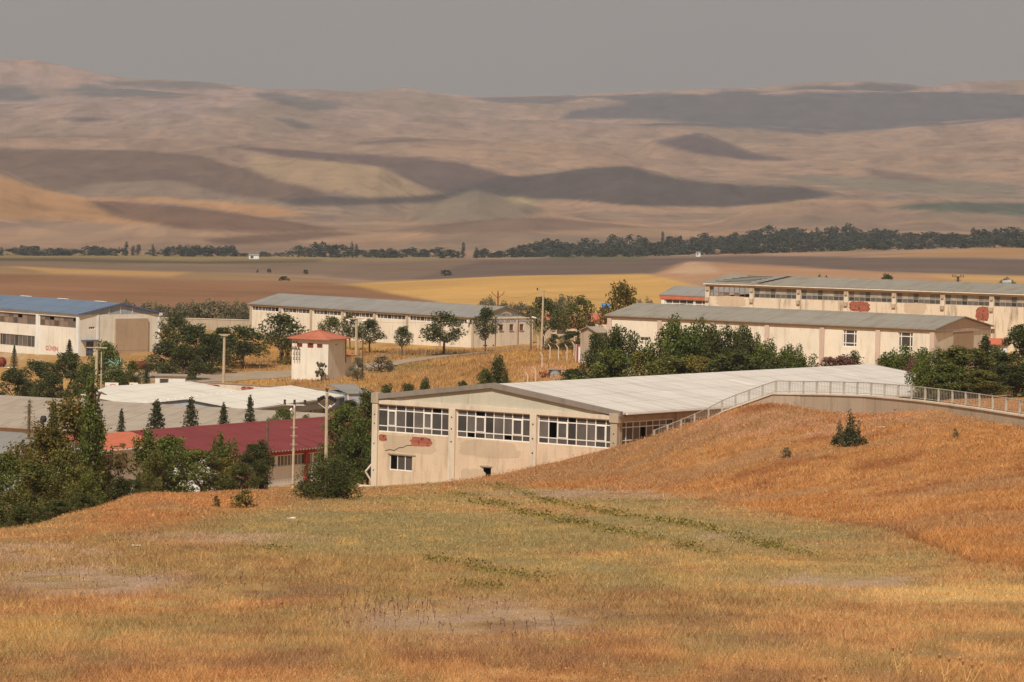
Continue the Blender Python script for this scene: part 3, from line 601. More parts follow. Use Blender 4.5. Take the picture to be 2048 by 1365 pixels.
# low plants: vines, dead stalks
def leafquads(P0, size, n_up=0.3):
    n = len(P0); a = rng.normal(0, 1, (n, 3)); a /= np.linalg.norm(a, axis=1)[:, None]; b = rng.normal(0, 1, (n, 3)); b -= (b*a).sum(1)[:, None]*a
    b /= np.linalg.norm(b, axis=1)[:, None]; s = (size*rng.uniform(.6, 1.3, n))[:, None]
    V = np.stack([P0-a*s-b*s*.15, P0+b*s*.55, P0+a*s, P0-b*s*.55], 1); return V.reshape(-1, 3), np.arange(4*n).reshape(-1, 4)
pts = []
for r in greenrows:
    for i in range(len(r)-1):
        (x0, y0), (x1, y1) = r[i], r[i+1]
        for _ in range(int(abs(x1-x0)/9)+2):
            t = random.random(); py = y0+(y1-y0)*t+random.gauss(0, 2.2); p = hit(x0+(x1-x0)*t+random.gauss(0, 5), py, 60, 300)
            if random.random() < .25: continue
            sg = p.y*.0019
            for _k in range(34): pts.append((p.x+random.gauss(0, sg), p.y+random.gauss(0, sg*1.6), p.z+abs(random.gauss(.04, .05))))
pts = np.array(pts); V, Fc = leafquads(pts, np.clip(pts[:, 1]/4000*1.6, .02, .075))
cc = np.where(rng.uniform(0, 1, len(pts))[:, None] < .55, lin((118, 114, 62)), lin((184, 158, 92))); cc = np.repeat(cc*rng.uniform(.7, 1.2, len(pts))[:, None], 4, 0)
tag(linkobj('vine_leaves', npmesh('vine_leaves', V, Fc, M['blade'], cc)), 'low green and yellow vine leaves creeping in rows over the field', 'vines', kind='stuff')
b = MB()
for cx, cy, rx, ry, n in ((180, 1150, 190, 26, 55), (760, 1225, 130, 26, 50), (950, 1225, 160, 35, 28), (300, 1110, 120, 20, 30), (1000, 1260, 200, 25, 20), (560, 1190, 200, 40, 20)):
    for _ in range(n):
        p = hit(cx+random.gauss(0, rx*.5), min(1340, cy+random.gauss(0, ry*.5)), 36, 200); h = random.uniform(.06, .17)
        t = p+Vector((random.gauss(0, .018), random.gauss(0, .02), h)); b.tube(p, t, .005, .003, 3, False)
        for _k in range(3):
            s = p.lerp(t, random.uniform(.5, 1)); b.tube(s, s+Vector((random.gauss(0, .012), 0, random.uniform(.01, .04))), .003, .006, 3, False)
M['stalk'] = plain('dead_stalk', L3(112, 84, 70), .9, .3, 5)
tag(b.build('dead_stalks', M['stalk'], fix=False), 'dark dead weed stalks standing in the bare patches', 'dead weeds', kind='stuff')
b = MB()
for cx, cy, rx, ry, n in ((200, 1170, 160, 20, 110), (960, 1230, 160, 25, 60), (1290, 1180, 100, 15, 30), (1450, 1070, 60, 8, 20), (1600, 850, 200, 18, 30), (1650, 1150, 160, 12, 30)):
    for _ in range(n):
        p = hit(cx+random.gauss(0, rx*.5), cy+random.gauss(0, ry*.5), 36, 290); s = p.y/8000*random.uniform(.8, 2.6)
        b.hexa([(p.x-s, p.y-s, p.z-.05), (p.x+s, p.y-s*.7, p.z-.05), (p.x+s*.8, p.y+s, p.z-.05), (p.x-s*.9, p.y+s, p.z-.05)], [(p.x-s*.6, p.y-s*.6, p.z+s*.7), (p.x+s*.6, p.y-s*.4, p.z+s*.8), (p.x+s*.5, p.y+s*.6, p.z+s*.6), (p.x-s*.5, p.y+s*.5, p.z+s*.7)])
tag(b.build('scattered_stones', M['stone']), 'pale stones scattered over the bare soil patches', 'stones', kind='stuff')
# ---------------------------------------------------------------- building helpers
def rootat(name, x, y, zb, dirx, label, cat, group=None):
    return empty(name, (x, y, zb), math.atan2(dirx[1], dirx[0]), label, cat, group)
def wall(parent, name, mat, axis, at, u0, u1, z0, z1, holes=(), th=.25):
    b = MB(); us = sorted({u0, u1, *[h[0] for h in holes], *[h[1] for h in holes]})
    for i in range(len(us)-1):
        a, c = us[i], us[i+1]; hs = sorted([(h[2], h[3]) for h in holes if h[0] <= a+1e-6 and h[1] >= c-1e-6]); z = z0
        for h0, h1 in hs:
            if h0 > z+1e-6: b.wb(axis, at, a, c, 0, th, z, h0)
            z = h1
        if z < z1-1e-6: b.wb(axis, at, a, c, 0, th, z, z1)
    return b.build(name, mat, parent)
def window(parent, axis, at, u0, u1, z0, z1, us, zs, bar=.06, fm='wframe', gm='glass', dep=.08, missing=0.0, sash=(), glass_rows=None, name='window'):
    b = MB(); e = .004
    b.wb(axis, at, u0+e, u1-e, dep, dep+.07, z0+e, z0+bar); b.wb(axis, at, u0+e, u1-e, dep, dep+.07, z1-bar, z1-e)
    b.wb(axis, at, u0+e, u0+bar, dep, dep+.07, z0+bar, z1-bar); b.wb(axis, at, u1-bar, u1-e, dep, dep+.07, z0+bar, z1-bar)
    U = [u0]+[u0+(u1-u0)*k for k in us]+[u1]; Z = [z0]+[z0+(z1-z0)*k for k in zs]+[z1]
    for u in U[1:-1]: b.wb(axis, at, u-bar*.45, u+bar*.45, dep+.003, dep+.065, z0+bar, z1-bar)
    for z in Z[1:-1]: b.wb(axis, at, u0+bar, u1-bar, dep+.006, dep+.060, z-bar*.45, z+bar*.45)
    for (i, j) in sash:
        a, c, p, q = U[i]+bar*.4, U[i+1]-bar*.4, Z[j]+bar*.4, Z[j+1]-bar*.4
        for t in ((a, c, p, p+bar*.8), (a, c, q-bar*.8, q), (a, a+bar*.8, p+bar*.8, q-bar*.8), (c-bar*.8, c, p+bar*.8, q-bar*.8)): b.wb(axis, at, t[0], t[1], dep-.02, dep+.05, t[2], t[3])
    f = b.build(name, M[fm], parent)
    for j in range(len(Z)-1):
        g = MB()
        for i in range(len(U)-1):
            if random.random() < missing: continue
            tilt = random.uniform(0, .008); g.wb(axis, at, U[i]+bar*.3, U[i+1]-bar*.3, dep+.030+tilt, dep+.040+tilt, Z[j]+bar*.3, Z[j+1]-bar*.3)
        if g.v: g.build('pane', M[(glass_rows[j] if glass_rows else gm)], f)
    return f
def roof_profile(parent, mat, prof, ridge, t0, t1, th=.12, name='roof'):
    # prof: list of (u, z) across the ridge; extruded along the ridge axis
    b = MB(); pr = [(u, z+th) for u, z in prof]+[(u, z) for u, z in reversed(prof)]
    fn = (lambda t, u, z: (t, u, z)) if ridge == 'x' else (lambda t, u, z: (u, t, z))
    for i in range(len(prof)-1):
        (a, za), (c, zc) = prof[i], prof[i+1]; b.prism([(a, za), (c, zc), (c, zc+th), (a, za+th)], fn, t0, t1)
    return b.build(name, mat, parent)
def gable(parent, mat, prof, axis, at, th=.2, name='gable'):
    b = MB(); fn = (lambda t, u, z: (at+t, u, z)) if axis == 'x' else (lambda t, u, z: (u, at+t, z))
    zb = min(z for u, z in prof); pts = list(prof)+([] if abs(prof[-1][1]-zb) < 1e-6 and abs(prof[0][1]-zb) < 1e-6 else [(prof[-1][0], zb), (prof[0][0], zb)])
    b.prism(pts, fn, 0, th); return b.build(name, mat, parent)
def column(parent, mat, axis, at, u, w_, z0, z1, proud=.14, name='column'):
    b = MB(); b.wb(axis, at, u-w_/2, u+w_/2, -proud, .05, z0, z1); return b.build(name, mat, parent)
def part(parent, name, mat, *boxes):
    b = MB()
    for q in boxes: b.box(*q)
    return b.build(name, mat, parent)
def patch(parent, axis, at, u0, u1, z0, z1, name='brick_patch', mat='brick', proud=.012, seed=0):
    r = random.Random(seed); b = MB(); n = 30; pts = []
    for k in range(n):
        t = 2*math.pi*k/n; cx, cz = math.cos(t), math.sin(t); s = 1/max(abs(cx), abs(cz))**.75*r.uniform(.86, 1.04)
        pts.append(((u0+u1)/2+(u1-u0)/2*cx*min(s, 1.2), (z0+z1)/2+(z1-z0)/2*cz*min(s, 1.2)))
    fn = (lambda t, u, z: (at+t, u, z)) if axis == 'x' else (lambda t, u, z: (u, at+t, z))
    b.prism(pts, fn, -proud, .01); return b.build(name, M[mat], parent)
def text(parent, body, size, axis, at, u, z, mat, flip=False, spacing=1.0, shear=0):
    c = bpy.data.curves.new('lettering', 'FONT'); c.body = body; c.size = size; c.extrude = .006; c.space_character = spacing; c.align_x = 'CENTER'; c.shear = shear
    c.offset = size*0.012
    o = bpy.data.objects.new('t', c); COL.objects.link(o); bpy.context.view_layer.update()
    m = bpy.data.meshes.new_from_object(o.evaluated_get(bpy.context.evaluated_depsgraph_get())); bpy.data.objects.remove(o)
    m.materials.clear(); m.materials.append(mat); n = linkobj('lettering', m, parent)
    if axis == 'x': n.location = (at-.012, u, z); n.rotation_euler = (R_(90), 0, R_(-90))
    else: n.location = (u, at-.012, z); n.rotation_euler = (R_(90), 0, 0)
    return n
# ================================================================ main derelict hall
def main_hall():
    r = rootat('derelict_hall', 8.1, 300, -26, (.61, .79), 'large beige hall with white-framed upper windows, pale ribbed roof and brick showing under the plaster', 'building')
    Lx, Ly, ze, rise = 53.4, 23.8, 7.0, 1.5; bay = Ly/3
    holes = []; wins = []
    for k in range(3):
        u0, u1 = k*bay+.35, (k+1)*bay-.35; holes.append((u0, u1, 4.3, 6.5)); wins.append((u0, u1))
    holes += [(19.85, 22.2, 1.35, 2.6), (12.0, 12.95, 1.3, 2.2)]
    wall(r, 'wall', M['beige'], 'x', 0, 0, Ly, -1.5, 6.5, holes)
    us = []; acc = 0
    for k in range(8): acc += (.115, .135)[k % 2]; us.append(acc/1.0)
    us = us[:-1]
    for u0, u1 in wins: window(r, 'x', 0, u0, u1, 4.3, 6.5, us, (.22, .79), .085, sash=[(1, 1), (5, 1)] if u0 < 10 else [(2, 1), (6, 1)], missing=.05, gm='glassd')
    window(r, 'x', 0, 19.85, 22.2, 1.35, 2.6, (.33, .66), (), .08, gm='glassd', missing=.3)
    window(r, 'x', 0, 12.0, 12.95, 1.3, 2.2, (), (), .08, gm='glassd', missing=1)
    part(r, 'lintel', M['conc'], (-.06, .02, 19.5, 22.3, 2.6, 2.7), (-.06, .02, 11.9, 13.1, 2.2, 2.3))
    part(r, 'beam', M['concw'], (-.12, .25, .1, Ly-.1, 6.502, 6.85))
    gp = [(0.2, 6.852), (Ly/2, 6.852+rise+.1), (Ly-.2, 6.852)]
    gable(r, M['board'], gp, 'x', .02, .2)
    # pieces of the board joint
    part(r, 'board_joint', M['conc'], (.004, .019, 14.4, 14.46, 6.86, 7.9), (.004, .019, 17.0, 17.06, 6.86, 7.6))
    b = MB()
    for s in (0, 1):
        a, c = ((-.35, 7.0-.06), (Ly/2, 7.0+rise)) if s == 0 else ((Ly/2, 7.0+rise), (Ly+.15, 7.0-.02))
        b.prism([(a[0], a[1]-.16), (c[0], c[1]-.20), (c[0], c[1]+.22), (a[0], a[1]+.22)], lambda t, u, z: (t, u, z), -.22, .10)
    b.build('gable_fascia', M['fascia'], r)
    prof = [(-.45, 7.0-.06), (Ly/2, 7.0+rise), (Ly+.3, 7.0-.04)]
    roof_profile(r, M['roofw'], prof, 'x', .10, Lx+.3, .14)
    for k in (1, 2): column(r, M['concw'], 'x', 0, k*bay, .62, -1.5, 6.5, .16)
    column(r, M['concw'], 'x', 0, Ly-.2, .55, -1.5, 7.1, .18)
    b = MB(); b.box(-.24, .42, Ly-.55, Ly+.16, 6.55, 7.35); b.build('column_head', M['conc'], r)
    column(r, M['conc'], 'x', 0, .28, .62, -1.5, 6.9, .18); b = MB(); b.box(-.26, .5, -.2, .66, 6.3, 7.02); b.build('column_head', M['conc'], r)
    patch(r, 'x', 0, 22.45, 23.3, 3.55, 4.12, seed=1); patch(r, 'x', 0, 17.9, 20.1, 3.35, 4.12, seed=2)
    patch(r, 'x', 0, 17.4, 22.9, 2.75, 4.2, 'bare_patch', 'patchp', .006, 3); patch(r, 'x', 0, 9.2, 15.4, 2.9, 4.25, 'bare_patch', 'patchp', .006, 4); patch(r, 'x', 0, 12.4, 15.0, .2, 2.0, 'bare_patch', 'patchp', .006, 5)
    b = MB(); pts = [(22.6, 2.85), (22.1, 2.95), (21.7, 2.9), (21.2, 3.15), (20.8, 3.2), (20.4, 3.38), (19.9, 3.4)]
    for (a, c), (d, e) in zip(pts, pts[1:]): b.tube((-.01, a, c), (-.01, d, e), .025, .025, 4)
    b.build('crack', M['dark'], r)
    for y_, zs_ in ((23.62, (5.6, 4.9, 3.3, 1.2)), (15.87, (5.8, 4.9, 3.9)), (7.93, (5.7, 4.6, 3.5)), (.28, (5.4, 4.7))):
        for z_ in zs_: part(r, 'tie_hole', M['dark'], (-.19, -.14, y_-.05, y_+.05, z_, z_+.1))
    # side wall along the mound
    nb = 7; bx = Lx/nb; hs = [(k*bx+.55, (k+1)*bx-.35, 4.3, 6.35) for k in range(nb)]
    wall(r, 'wall', M['conc'], 'y', 0, .25, Lx, -1.5, 6.75, hs)
    for k, h in enumerate(hs): window(r, 'y', 0, h[0], h[1], h[2], h[3], (.09, .22, .35, .48, .60, .73, .86), (.3, .78), .085, gm='glass' if k % 2 else 'glassd', missing=.1)
    for k in range(1, nb+1): column(r, M['conc'], 'y', 0, k*bx-.1 if k == nb else k*bx, .5, -1.5, 6.75, .16)
    part(r, 'gutter', M['wframe'], (.3, Lx, -.62, -.47, 6.92, 7.02))
    part(r, 'eave_beam', M['greyc'], (.68, Lx, -.30, .2, 6.76, 6.9))
    wall(r, 'wall', M['beige'], 'x', Lx-.25, .0, Ly, -1.5, 6.9); wall(r, 'wall', M['beige'], 'y', Ly-.25, .25, Lx-.25, -1.5, 6.9)
    gable(r, M['board'], [(0.2, 6.9), (Ly/2, 8.4), (Ly-.2, 6.9)], 'x', Lx-.2, .2)
    slp = 1.54/11.9
    for u_, v_, l_ in ((14, 3.2, 3.0), (27, 6.4, 2.4), (35, 1.8, 3.4), (44, 7.5, 2.2)):
        zz = 7.0-.04+.142+slp*v_; b = MB(); b.hexa([(u_, v_, zz), (u_+1.1, v_, zz), (u_+1.1, v_+l_, zz+slp*l_), (u_, v_+l_, zz+slp*l_)], [(u_, v_, zz+.02), (u_+1.1, v_, zz+.02), (u_+1.1, v_+l_, zz+.02+slp*l_), (u_, v_+l_, zz+.02+slp*l_)]); b.build('roof_sheet', M['roofs'], r)
    part(r, 'inner_floor', M['greyc'], (.3, Lx-.3, .3, Ly-.3, -.3, 0.0))
main_hall()
# ================================================================ generic long hall
def hall(name, x, y, zb, dx, Lx, Ly, ze, rise, label, wm, rm, nb, over=.35, colm='conc', wins=(), gwins=(), colw=.45, beam='conc', gm='board', beamh=.25, endopen=False, ridge='y', extra_cols_gable=()):
    r = rootat(name, x, y, zb, dx, label, 'building')
    wall(r, 'wall', M[wm], 'x', 0, 0, Ly, -2, ze-beamh, [(a, b_, c, d) for a, b_, c, d, *_ in wins])
    wall(r, 'wall', M[wm], 'y', 0, .25, Lx, -2, ze-.05, [(a, b_, c, d) for a, b_, c, d, *_ in gwins])
    for a, b_, c, d, us, zs, kw in wins: window(r, 'x', 0, a, b_, c, d, us, zs, **kw)
    for a, b_, c, d, us, zs, kw in gwins: window(r, 'y', 0, a, b_, c, d, us, zs, **kw)
    wall(r, 'wall', M[wm], 'x', Lx-.25, .25, Ly, -2, ze-.05); wall(r, 'wall', M[wm], 'y', Ly-.25, .25, Lx-.25, -2, ze-.05 if not endopen else ze-2.2)
    b = MB(); b.box(-.1, .25, 0, Ly, ze-beamh+.002, ze-.04); b.build('beam', M[beam], r)
    step = Ly/nb
    for k in range(nb+1):
        u = min(max(k*step, colw/2+.02), Ly-colw/2-.02); column(r, M[colm], 'x', 0, u, colw, -2, ze-beamh)
    for u in extra_cols_gable: column(r, M[colm], 'y', 0, u, .35, -2, ze-.1, .1)
    sl = rise/(Lx/2)
    for at in (.02, Ly-.22): gable(r, M[gm], [(.02, ze-.048), (Lx/2, ze+rise-.05), (Lx-.02, ze-.048)], 'y', at)
    roof_profile(r, M[rm], [(-over, ze-sl*over), (Lx/2, ze+rise), (Lx+over, ze-sl*over)], 'y', -.25, Ly+.25, .12)
    return r
# centre long building
w7 = []
for k in range(7):
    a = k*7.714+.5; w7.append((a, a+6.7, 3.62, 4.4, (.14, .28, .42, .5, .64, .78, .9), (), dict(bar=.07, gm='glassd', missing=.04)))
gw = [(u-.42, u+.42, 2.55, 3.55, (.5,), (), dict(bar=.09, gm='glassd', fm='rframe', missing=.2)) for u in (5.8, 8.0, 10.2)]
r = hall('long_workshop', -5.9, 620, -29.5, (.72, .69), 12.7, 54, 4.7, 1.55, 'long cream workshop with grey roof, strip windows and faded blue lettering on its gable', 'beige2', 'roofg', 7, wins=w7, gwins=gw)
part(r, 'beam', M['cream'], (.3, 12.5, -.08, .0, 4.45, 4.62)); part(r, 'downpipe', M['rframe'], (4.45, 4.55, -.09, -.01, -1, 4.4)); part(r, 'downpipe', M['rframe'], (9.35, 9.45, -.09, -.01, -1, 4.4))
for u in (5.8, 8.0, 10.2): part(r, 'window_sill', M['rframe'], (u-.5, u+.5, -.08, .0, 2.45, 2.53))
text(r, 'TORUN DEKTÖR  SANAYİ', .62, 'y', 0, 7.9, 3.85, M['lblue'], spacing=1.0); text(r, 'YAPI METAL İMALAT', .60, 'y', .01, 7.3, 4.85, M['lblue'], spacing=.95)
part(r, 'satellite_dish', M['wframe'], (-.6, -.2, .8, 1.1, 3.9, 4.3)); part(r, 'vent', M['dark'], (2.0, 2.8, -.02, .0, .25, .4), (4.0, 4.3, -.02, 0, .25, .4))
# blue roofed workshop on the left
wb_ = []
for k in range(5):
    a = k*11+.55; wb_.append((a, a+9.9, 4.15, 5.65, (.125, .25, .375, .5, .625, .75, .875), (.6,), dict(bar=.07, gm='glass', fm='rframe', missing=.06)))
    if k >= 1: wb_.append((a+.2, a+9.7, .75, 2.45, (.11, .22, .36, .47, .58, .72, .83, .94), (), dict(bar=.08, gm='glassd', fm='gframe')))
gwb = [(1.25, 2.6, -.3, 2.2, (.5,), (.35, .7), dict(bar=.12, gm='glassd', fm='bluep', name='door')), (1.7, 2.8, 3.95, 4.35, (.33, .66), (), dict(bar=.08, gm='glassd'))]
def blue_hall():
    r = hall('blue_roofed_workshop', -63.9, 590, -30.5, (.76, .65), 14.7, 55, 6.2, 1.5, 'white workshop with blue sheet roof and red letters painted on its wall', 'cream', 'roofb', 5, wins=wb_, gwins=gwb, colm='white', beam='white', colw=.7, beamh=.5, gm='bluegrey', extra_cols_gable=(3.3, 14.4))
    part(r, 'sheet_panel', M['brown'], (6.3, 12.2, -.3, -.02, -1, 5.5)); part(r, 'gable_strut', M['white'], (5.2, 5.3, -.05, .0, 6.2, 7.1), (7.3, 7.4, -.05, .0, 6.2, 7.5), (9.4, 9.5, -.05, .0, 6.2, 7.1))
    part(r, 'door_canopy', M['bluep'], (.3, 3.1, -.5, -.01, 2.3, 2.42)); part(r, 'loudspeaker', M['wframe'], (14.3, 14.6, -.5, -.12, 3.4, 3.8), (14.2, 14.75, -.35, -.11, 5.9, 6.3))
    b = MB(); sl = 1.5/7.35
    for s in (0, 1):
        a, c = ((-.4, 6.2-.4*sl), (7.35, 7.7)) if s == 0 else ((7.35, 7.7), (15.1, 6.2-.4*sl)); b.prism([(a[0], a[1]-.05), (c[0], c[1]-.05), (c[0], c[1]+.17), (a[0], a[1]+.17)], lambda t, u, z: (u, t, z), -.32, -.252)
    b.build('barge_board', M['bluep'], r)
    text(r, 'GÜVEN', .95, 'x', 0, 7.15, .48, M['redt'], spacing=1.05)
    for k in range(5): part(r, 'ridge_sheet', M['wframe'], (7.1, 7.6, 4+k*10.0, 6.5+k*10, 7.83, 7.9))
blue_hall()
# beige hall on the right
ww = [(9.35, 11.1, 4.7, 6.6, (.2, .8), (.22, .76), dict(bar=.1, gm='glassd')), (2.6, 4.4, 4.6, 6.6, (.2, .8), (.22, .76), dict(bar=.1, gm='glassd')),
      (35.4, 36.6, 4.3, 4.75, (.5,), (), dict(bar=.08, gm='glassd')), (37.5, 38.1, 4.3, 4.9, (), (), dict(bar=.08, gm='glassd')), (39.6, 40.1, 4.3, 4.9, (), (), dict(bar=.08, gm='glassd'))]
r = hall('beige_hall', 45.5, 430, -24.5, (.524, .852), 14.2, 40.8, 7.0, 1.15, 'long beige hall with pinkish columns, dull grey roof and two tall white windows', 'beige2', 'roofg3', 6, wins=ww, colm='pink', beam='pink', colw=.55, gm='pink', beamh=.28)
part(r, 'panel', M['brown'], (4.5, 9.6, -.05, -.012, -1, 6.55)); part(r, 'beam', M['pink'], (.2, 14, -.09, -.002, 6.6, 6.8))
part(r, 'bracket', M['rframe'], (14.25, 14.5, -.3, 0, 6.2, 6.7))
# derelict tall hall at the back right
wr = []
for k in range(11):
    a = 71.4-(k+1)*6.8+.45; miss = .5 if k == 0 else .12
    wr.append((a, a+5.95, 7.2, 8.35, (.125, .25, .375, .5, .625, .75, .875), (.5,), dict(bar=.06, fm='rframe' if k == 0 else 'gframe', missing=miss, glass_rows=['glassd', 'glassl'] if k else ['glass', 'glassl'])))
wr = [q for q in wr if q[0] > .4]
x10, y10 = 26.05+.894*71.4-.0, 540-.447*71.4
def tall_hall():
    L = 68.0; r = rootat('tall_derelict_hall', 26.05+.894*L, 540-.447*L, -25, (.447, .894), 'tall stained derelict hall with broken strip windows and sagging grey roof', 'building')
    W, ze, rise = 19, 8.7, .9; ws = []
    for k in range(10): a = L-(k+1)*6.8; ws.append((a+.32, a+6.48, 6.95, 8.3))
    wall(r, 'wall', M['stained'], 'x', 0, 0, L, -2, 8.3, ws)
    for k, q in enumerate(ws): window(r, 'x', 0, *q, (.125, .25, .375, .5, .625, .75, .875), (.42,), bar=.06, fm='rframe' if k == 0 else 'gframe', missing=.55 if k == 0 else .1, glass_rows=['glassd', 'glassl'] if k else ['glass', 'glassl'])
    part(r, 'beam', M['pink'], (-.1, .25, 0, L, 8.302, 8.55)); part(r, 'gutter', M['cream'], (-.5, -.02, -.2, L+.2, 8.56, 8.68))
    for k in range(11):
        u = min(max(L-k*6.8, .32), L-.32); column(r, M['concw'], 'x', 0, u, .6, -2, 8.3, .18); part(r, 'bracket', M['conc'], (-.42, -.18, u-.25, u+.25, 6.3, 6.8), (-.36, -.18, u-.2, u+.2, 7.75, 8.15))
    wall(r, 'wall', M['stained'], 'x', W-.25, 0, L, -2, 8.5, [(L-6.4, L-.5, 7.0, 8.3)]); wall(r, 'wall', M['stained'], 'y', 0, .25, W-.25, -2, 8.6); wall(r, 'wall', M['stained'], 'y', L-.25, .25, W-.25, -2, 8.5, [(1, W-1, 6.9, 8.2)])
    sl = rise/(W/2)
    roof_profile(r, M['roofg3'], [(-.5, ze-sl*.5), (W/2, ze+rise), (W+.5, ze-sl*.5)], 'y', -.3, L+.6, .12)
    b = MB(); z = lambda u: ze+.122+sl*u
    def slot(u0, u1, v0, v1): b.hexa([(u0, v0, z(u0)), (u1, v0, z(u1)), (u1, v1, z(u1)), (u0, v1, z(u0))], [(u0, v0, z(u0)+.03), (u1, v0, z(u1)+.03), (u1, v1, z(u1)+.03), (u0, v1, z(u0)+.03)])
    for k in range(5): slot(1.2+k*1.6, 1.6+k*1.6, L-6.0-k*.1, L-.8-k*.5)
    for k in range(6): slot(.3+k*1.5, 1.5+k*1.5, L-8.0-k*.15, L-7.3-k*.15)
    b.build('roof_gap', M['dark'], r)
    patch(r, 'x', 0, L-23.8+.0, L-20.8, 5.55, 7.0, seed=11); patch(r, 'x', 0, L-40.5, L-38.6, 4.9, 6.9, seed=12)
    patch(r, 'x', 0, L-31.8, L-28.5, 5.6, 7.1, 'bare_patch', 'patchp', .006, 13); patch(r, 'x', 0, L-6, L-1.5, 5.6, 7.1, 'bare_patch', 'patchp', .006, 14)
tall_hall()
# small orange trimmed building
def orange_building():
    L, W, ze = 15, 10, 6.4; x0, y0 = 21.3, 572; r = rootat('orange_trimmed_building', x0+.894*L, y0-.447*L, -26.0, (.447, .894), 'small white building with orange trim and grey roof left of the tall derelict hall', 'building')
    ws = [(a, a+4.4, 5.1, 6.35) for a in (.5, 5.4, 10.0)]
    wall(r, 'wall', M['white'], 'x', 0, 0, L, -2, 6.35, ws)
    for q in ws: window(r, 'x', 0, *q, (.25, .5, .75), (.5,), bar=.1, gm='glassd')
    for q in (('x', W-.25, 0, L), ('y', 0, .25, W-.25), ('y', L-.25, .25, W-.25)): wall(r, 'wall', M['white'], *q, -2, 6.35)
    part(r, 'fascia', M['orange'], (-.25, W+.25, -.25, L+.25, 6.352, 6.85)); column(r, M['white'], 'x', 0, L-.25, .5, -2, 6.35)
    roof_profile(r, M['roofg'], [(-.3, 6.85), (W/2, 8.0), (W+.3, 6.85)], 'y', -.3, L+.3, .1)
orange_building()
# twin gabled white sheds
def white_sheds():
    r = rootat('twin_gabled_shed', -30.2, 451, -33, (.32, .947), 'low shed with two bright cream gabled roofs and blue grey side wall', 'building')
    L = 31; prof = [(-.3, 3.96), (6.8, 4.95), (13.6, 4.05), (20, 4.95)]
    hs = [(9+k*4.2, 12.9+k*4.2, 1.2, 2.9) for k in range(4)]+[(27.6, 28.6, .2, 2.3)]
    wall(r, 'wall', M['bluegrey'], 'y', 0, 0, L, -2, 3.9, hs)
    for h in hs[:4]: window(r, 'y', 0, *h, (.2, .4, .6, .8), (), bar=.07, gm='glassd', fm='gframe')
    window(r, 'y', 0, *hs[4], (), (), bar=.1, gm='glassd', fm='gframe', name='door')
    for q in (('x', 0, .25, 20.2), ('x', L-.25, .25, 31), ('y', 19.95, .25, 4)): wall(r, 'wall', M['cream'], *q, -2, 3.9)
    b = MB(); b.hexa([(3, 20.2, -2), (31, 30.8, -2), (31, 31, -2), (3, 20.4, -2)], [(3, 20.2, 4.0), (31, 30.8, 4.0), (31, 31, 4.0), (3, 20.4, 4.0)]); b.build('wall', M['cream'], r)
    b = MB(); b.hexa([(-.3, 20, 4.95), (31.3, 20, 4.95), (31.3, 31, 3.95), (3, 20.4, 4.9)], [(-.3, 20, 5.05), (31.3, 20, 5.05), (31.3, 31, 4.05), (3, 20.4, 5.0)]); b.build('roof', M['roofs'], r)
    gable(r, M['bluegrey'], [(.02, 3.9), (6.8, 4.9), (13.6, 4.0)], 'x', .02); gable(r, M['cream'], [(13.62, 4.0), (20, 4.9), (20.1, 3.9)], 'x', .02)
    gable(r, M['cream'], [(.02, 3.9), (6.8, 4.9), (13.6, 4.0), (20, 4.9), (30.95, 3.9)], 'x', L-.25)
    roof_profile(r, M['roofs'], prof, 'x', -.3, L+.3, .1)
    part(r, 'gutter', M['metal'], (0, L, -.5, -.32, 3.86, 3.96)); part(r, 'downpipe', M['wframe'], (L-.25, L-.1, -.12, -.01, -1, 3.9))
    for y_ in (13.3, 6.6, 19.8):
        b = MB()
        for k in range(14): b.box(1+k*2.1, 1.25+k*2.1, y_-.1, y_+.15, 4.2 if y_ == 13.3 else 5.05, 4.26 if y_ == 13.3 else 5.12)
        if y_ == 13.3: b.build('roof_clips', M['wframe'], r)
white_sheds()
def grey_shed():
    r = rootat('dusty_grey_shed', -21.3, 419.5, -34, (.483, .876), 'wide shed with dusty grey corrugated roof behind the row of small conifers', 'building')
    L = 80; prof = [(-.4, 3.35), (14, 5.72), (19, 4.9)]
    roof_profile(r, M['roofg2'], prof, 'y', -.3, L, .12); wall(r, 'wall', M['pink'], 'x', 0, 0, L, -2, 3.3); wall(r, 'wall', M['pink'], 'x', 18.5, 0, L, -2, 4.8)
    wall(r, 'wall', M['beige2'], 'y', 0, .25, 18.5, -2, 3.35); wall(r, 'wall', M['beige2'], 'y', L-.5, .25, 18.5, -2, 3.35)
    for at in (.0, L-.5): gable(r, M['beige2'], [(.0, 3.36), (14, 5.68), (18.7, 4.9)], 'y', at)
    b = MB(); c = Vector((10.5, 52, 5.3)); b.tube(c, c+Vector((0, 0, .6)), .09, .09); b.tube(c+Vector((0, 0, .55)), c+Vector((-.1, .3, .75)), .2, .15); b.build('roof_vent', M['wframe'], r)
grey_shed()
def lean_to():
    r = rootat('blue_grey_lean_to', -47.1, 400, -34.5, (.483, .876), 'low lean-to with pale blue grey roof beside the left edge', 'building')
    L, W = 26, 13; roof_profile(r, M['roofg'], [(-.4, 3.75), (W, 4.75)], 'y', -.3, L, .1)
    hs = [(1+k*5, 5.2+k*5, 1.6, 3.1) for k in range(5)]; wall(r, 'wall', M['bluegrey'], 'x', 0, 0, L, -2, 3.7, hs)
    for h in hs: window(r, 'x', 0, *h, (.25, .5, .75), (), bar=.08, gm='glassd', fm='gframe')
    wall(r, 'wall', M['bluegrey'], 'y', 0, .25, W, -2, 3.7); wall(r, 'wall', M['bluegrey'], 'x', W-.25, .25, L, -2, 3.7); wall(r, 'wall', M['bluegrey'], 'y', L-.25, .25, W-.25, -2, 3.7)
    gable(r, M['bluegrey'], [(0, 3.7), (W, 4.72), (W, 3.7)], 'y', 0)
lean_to()
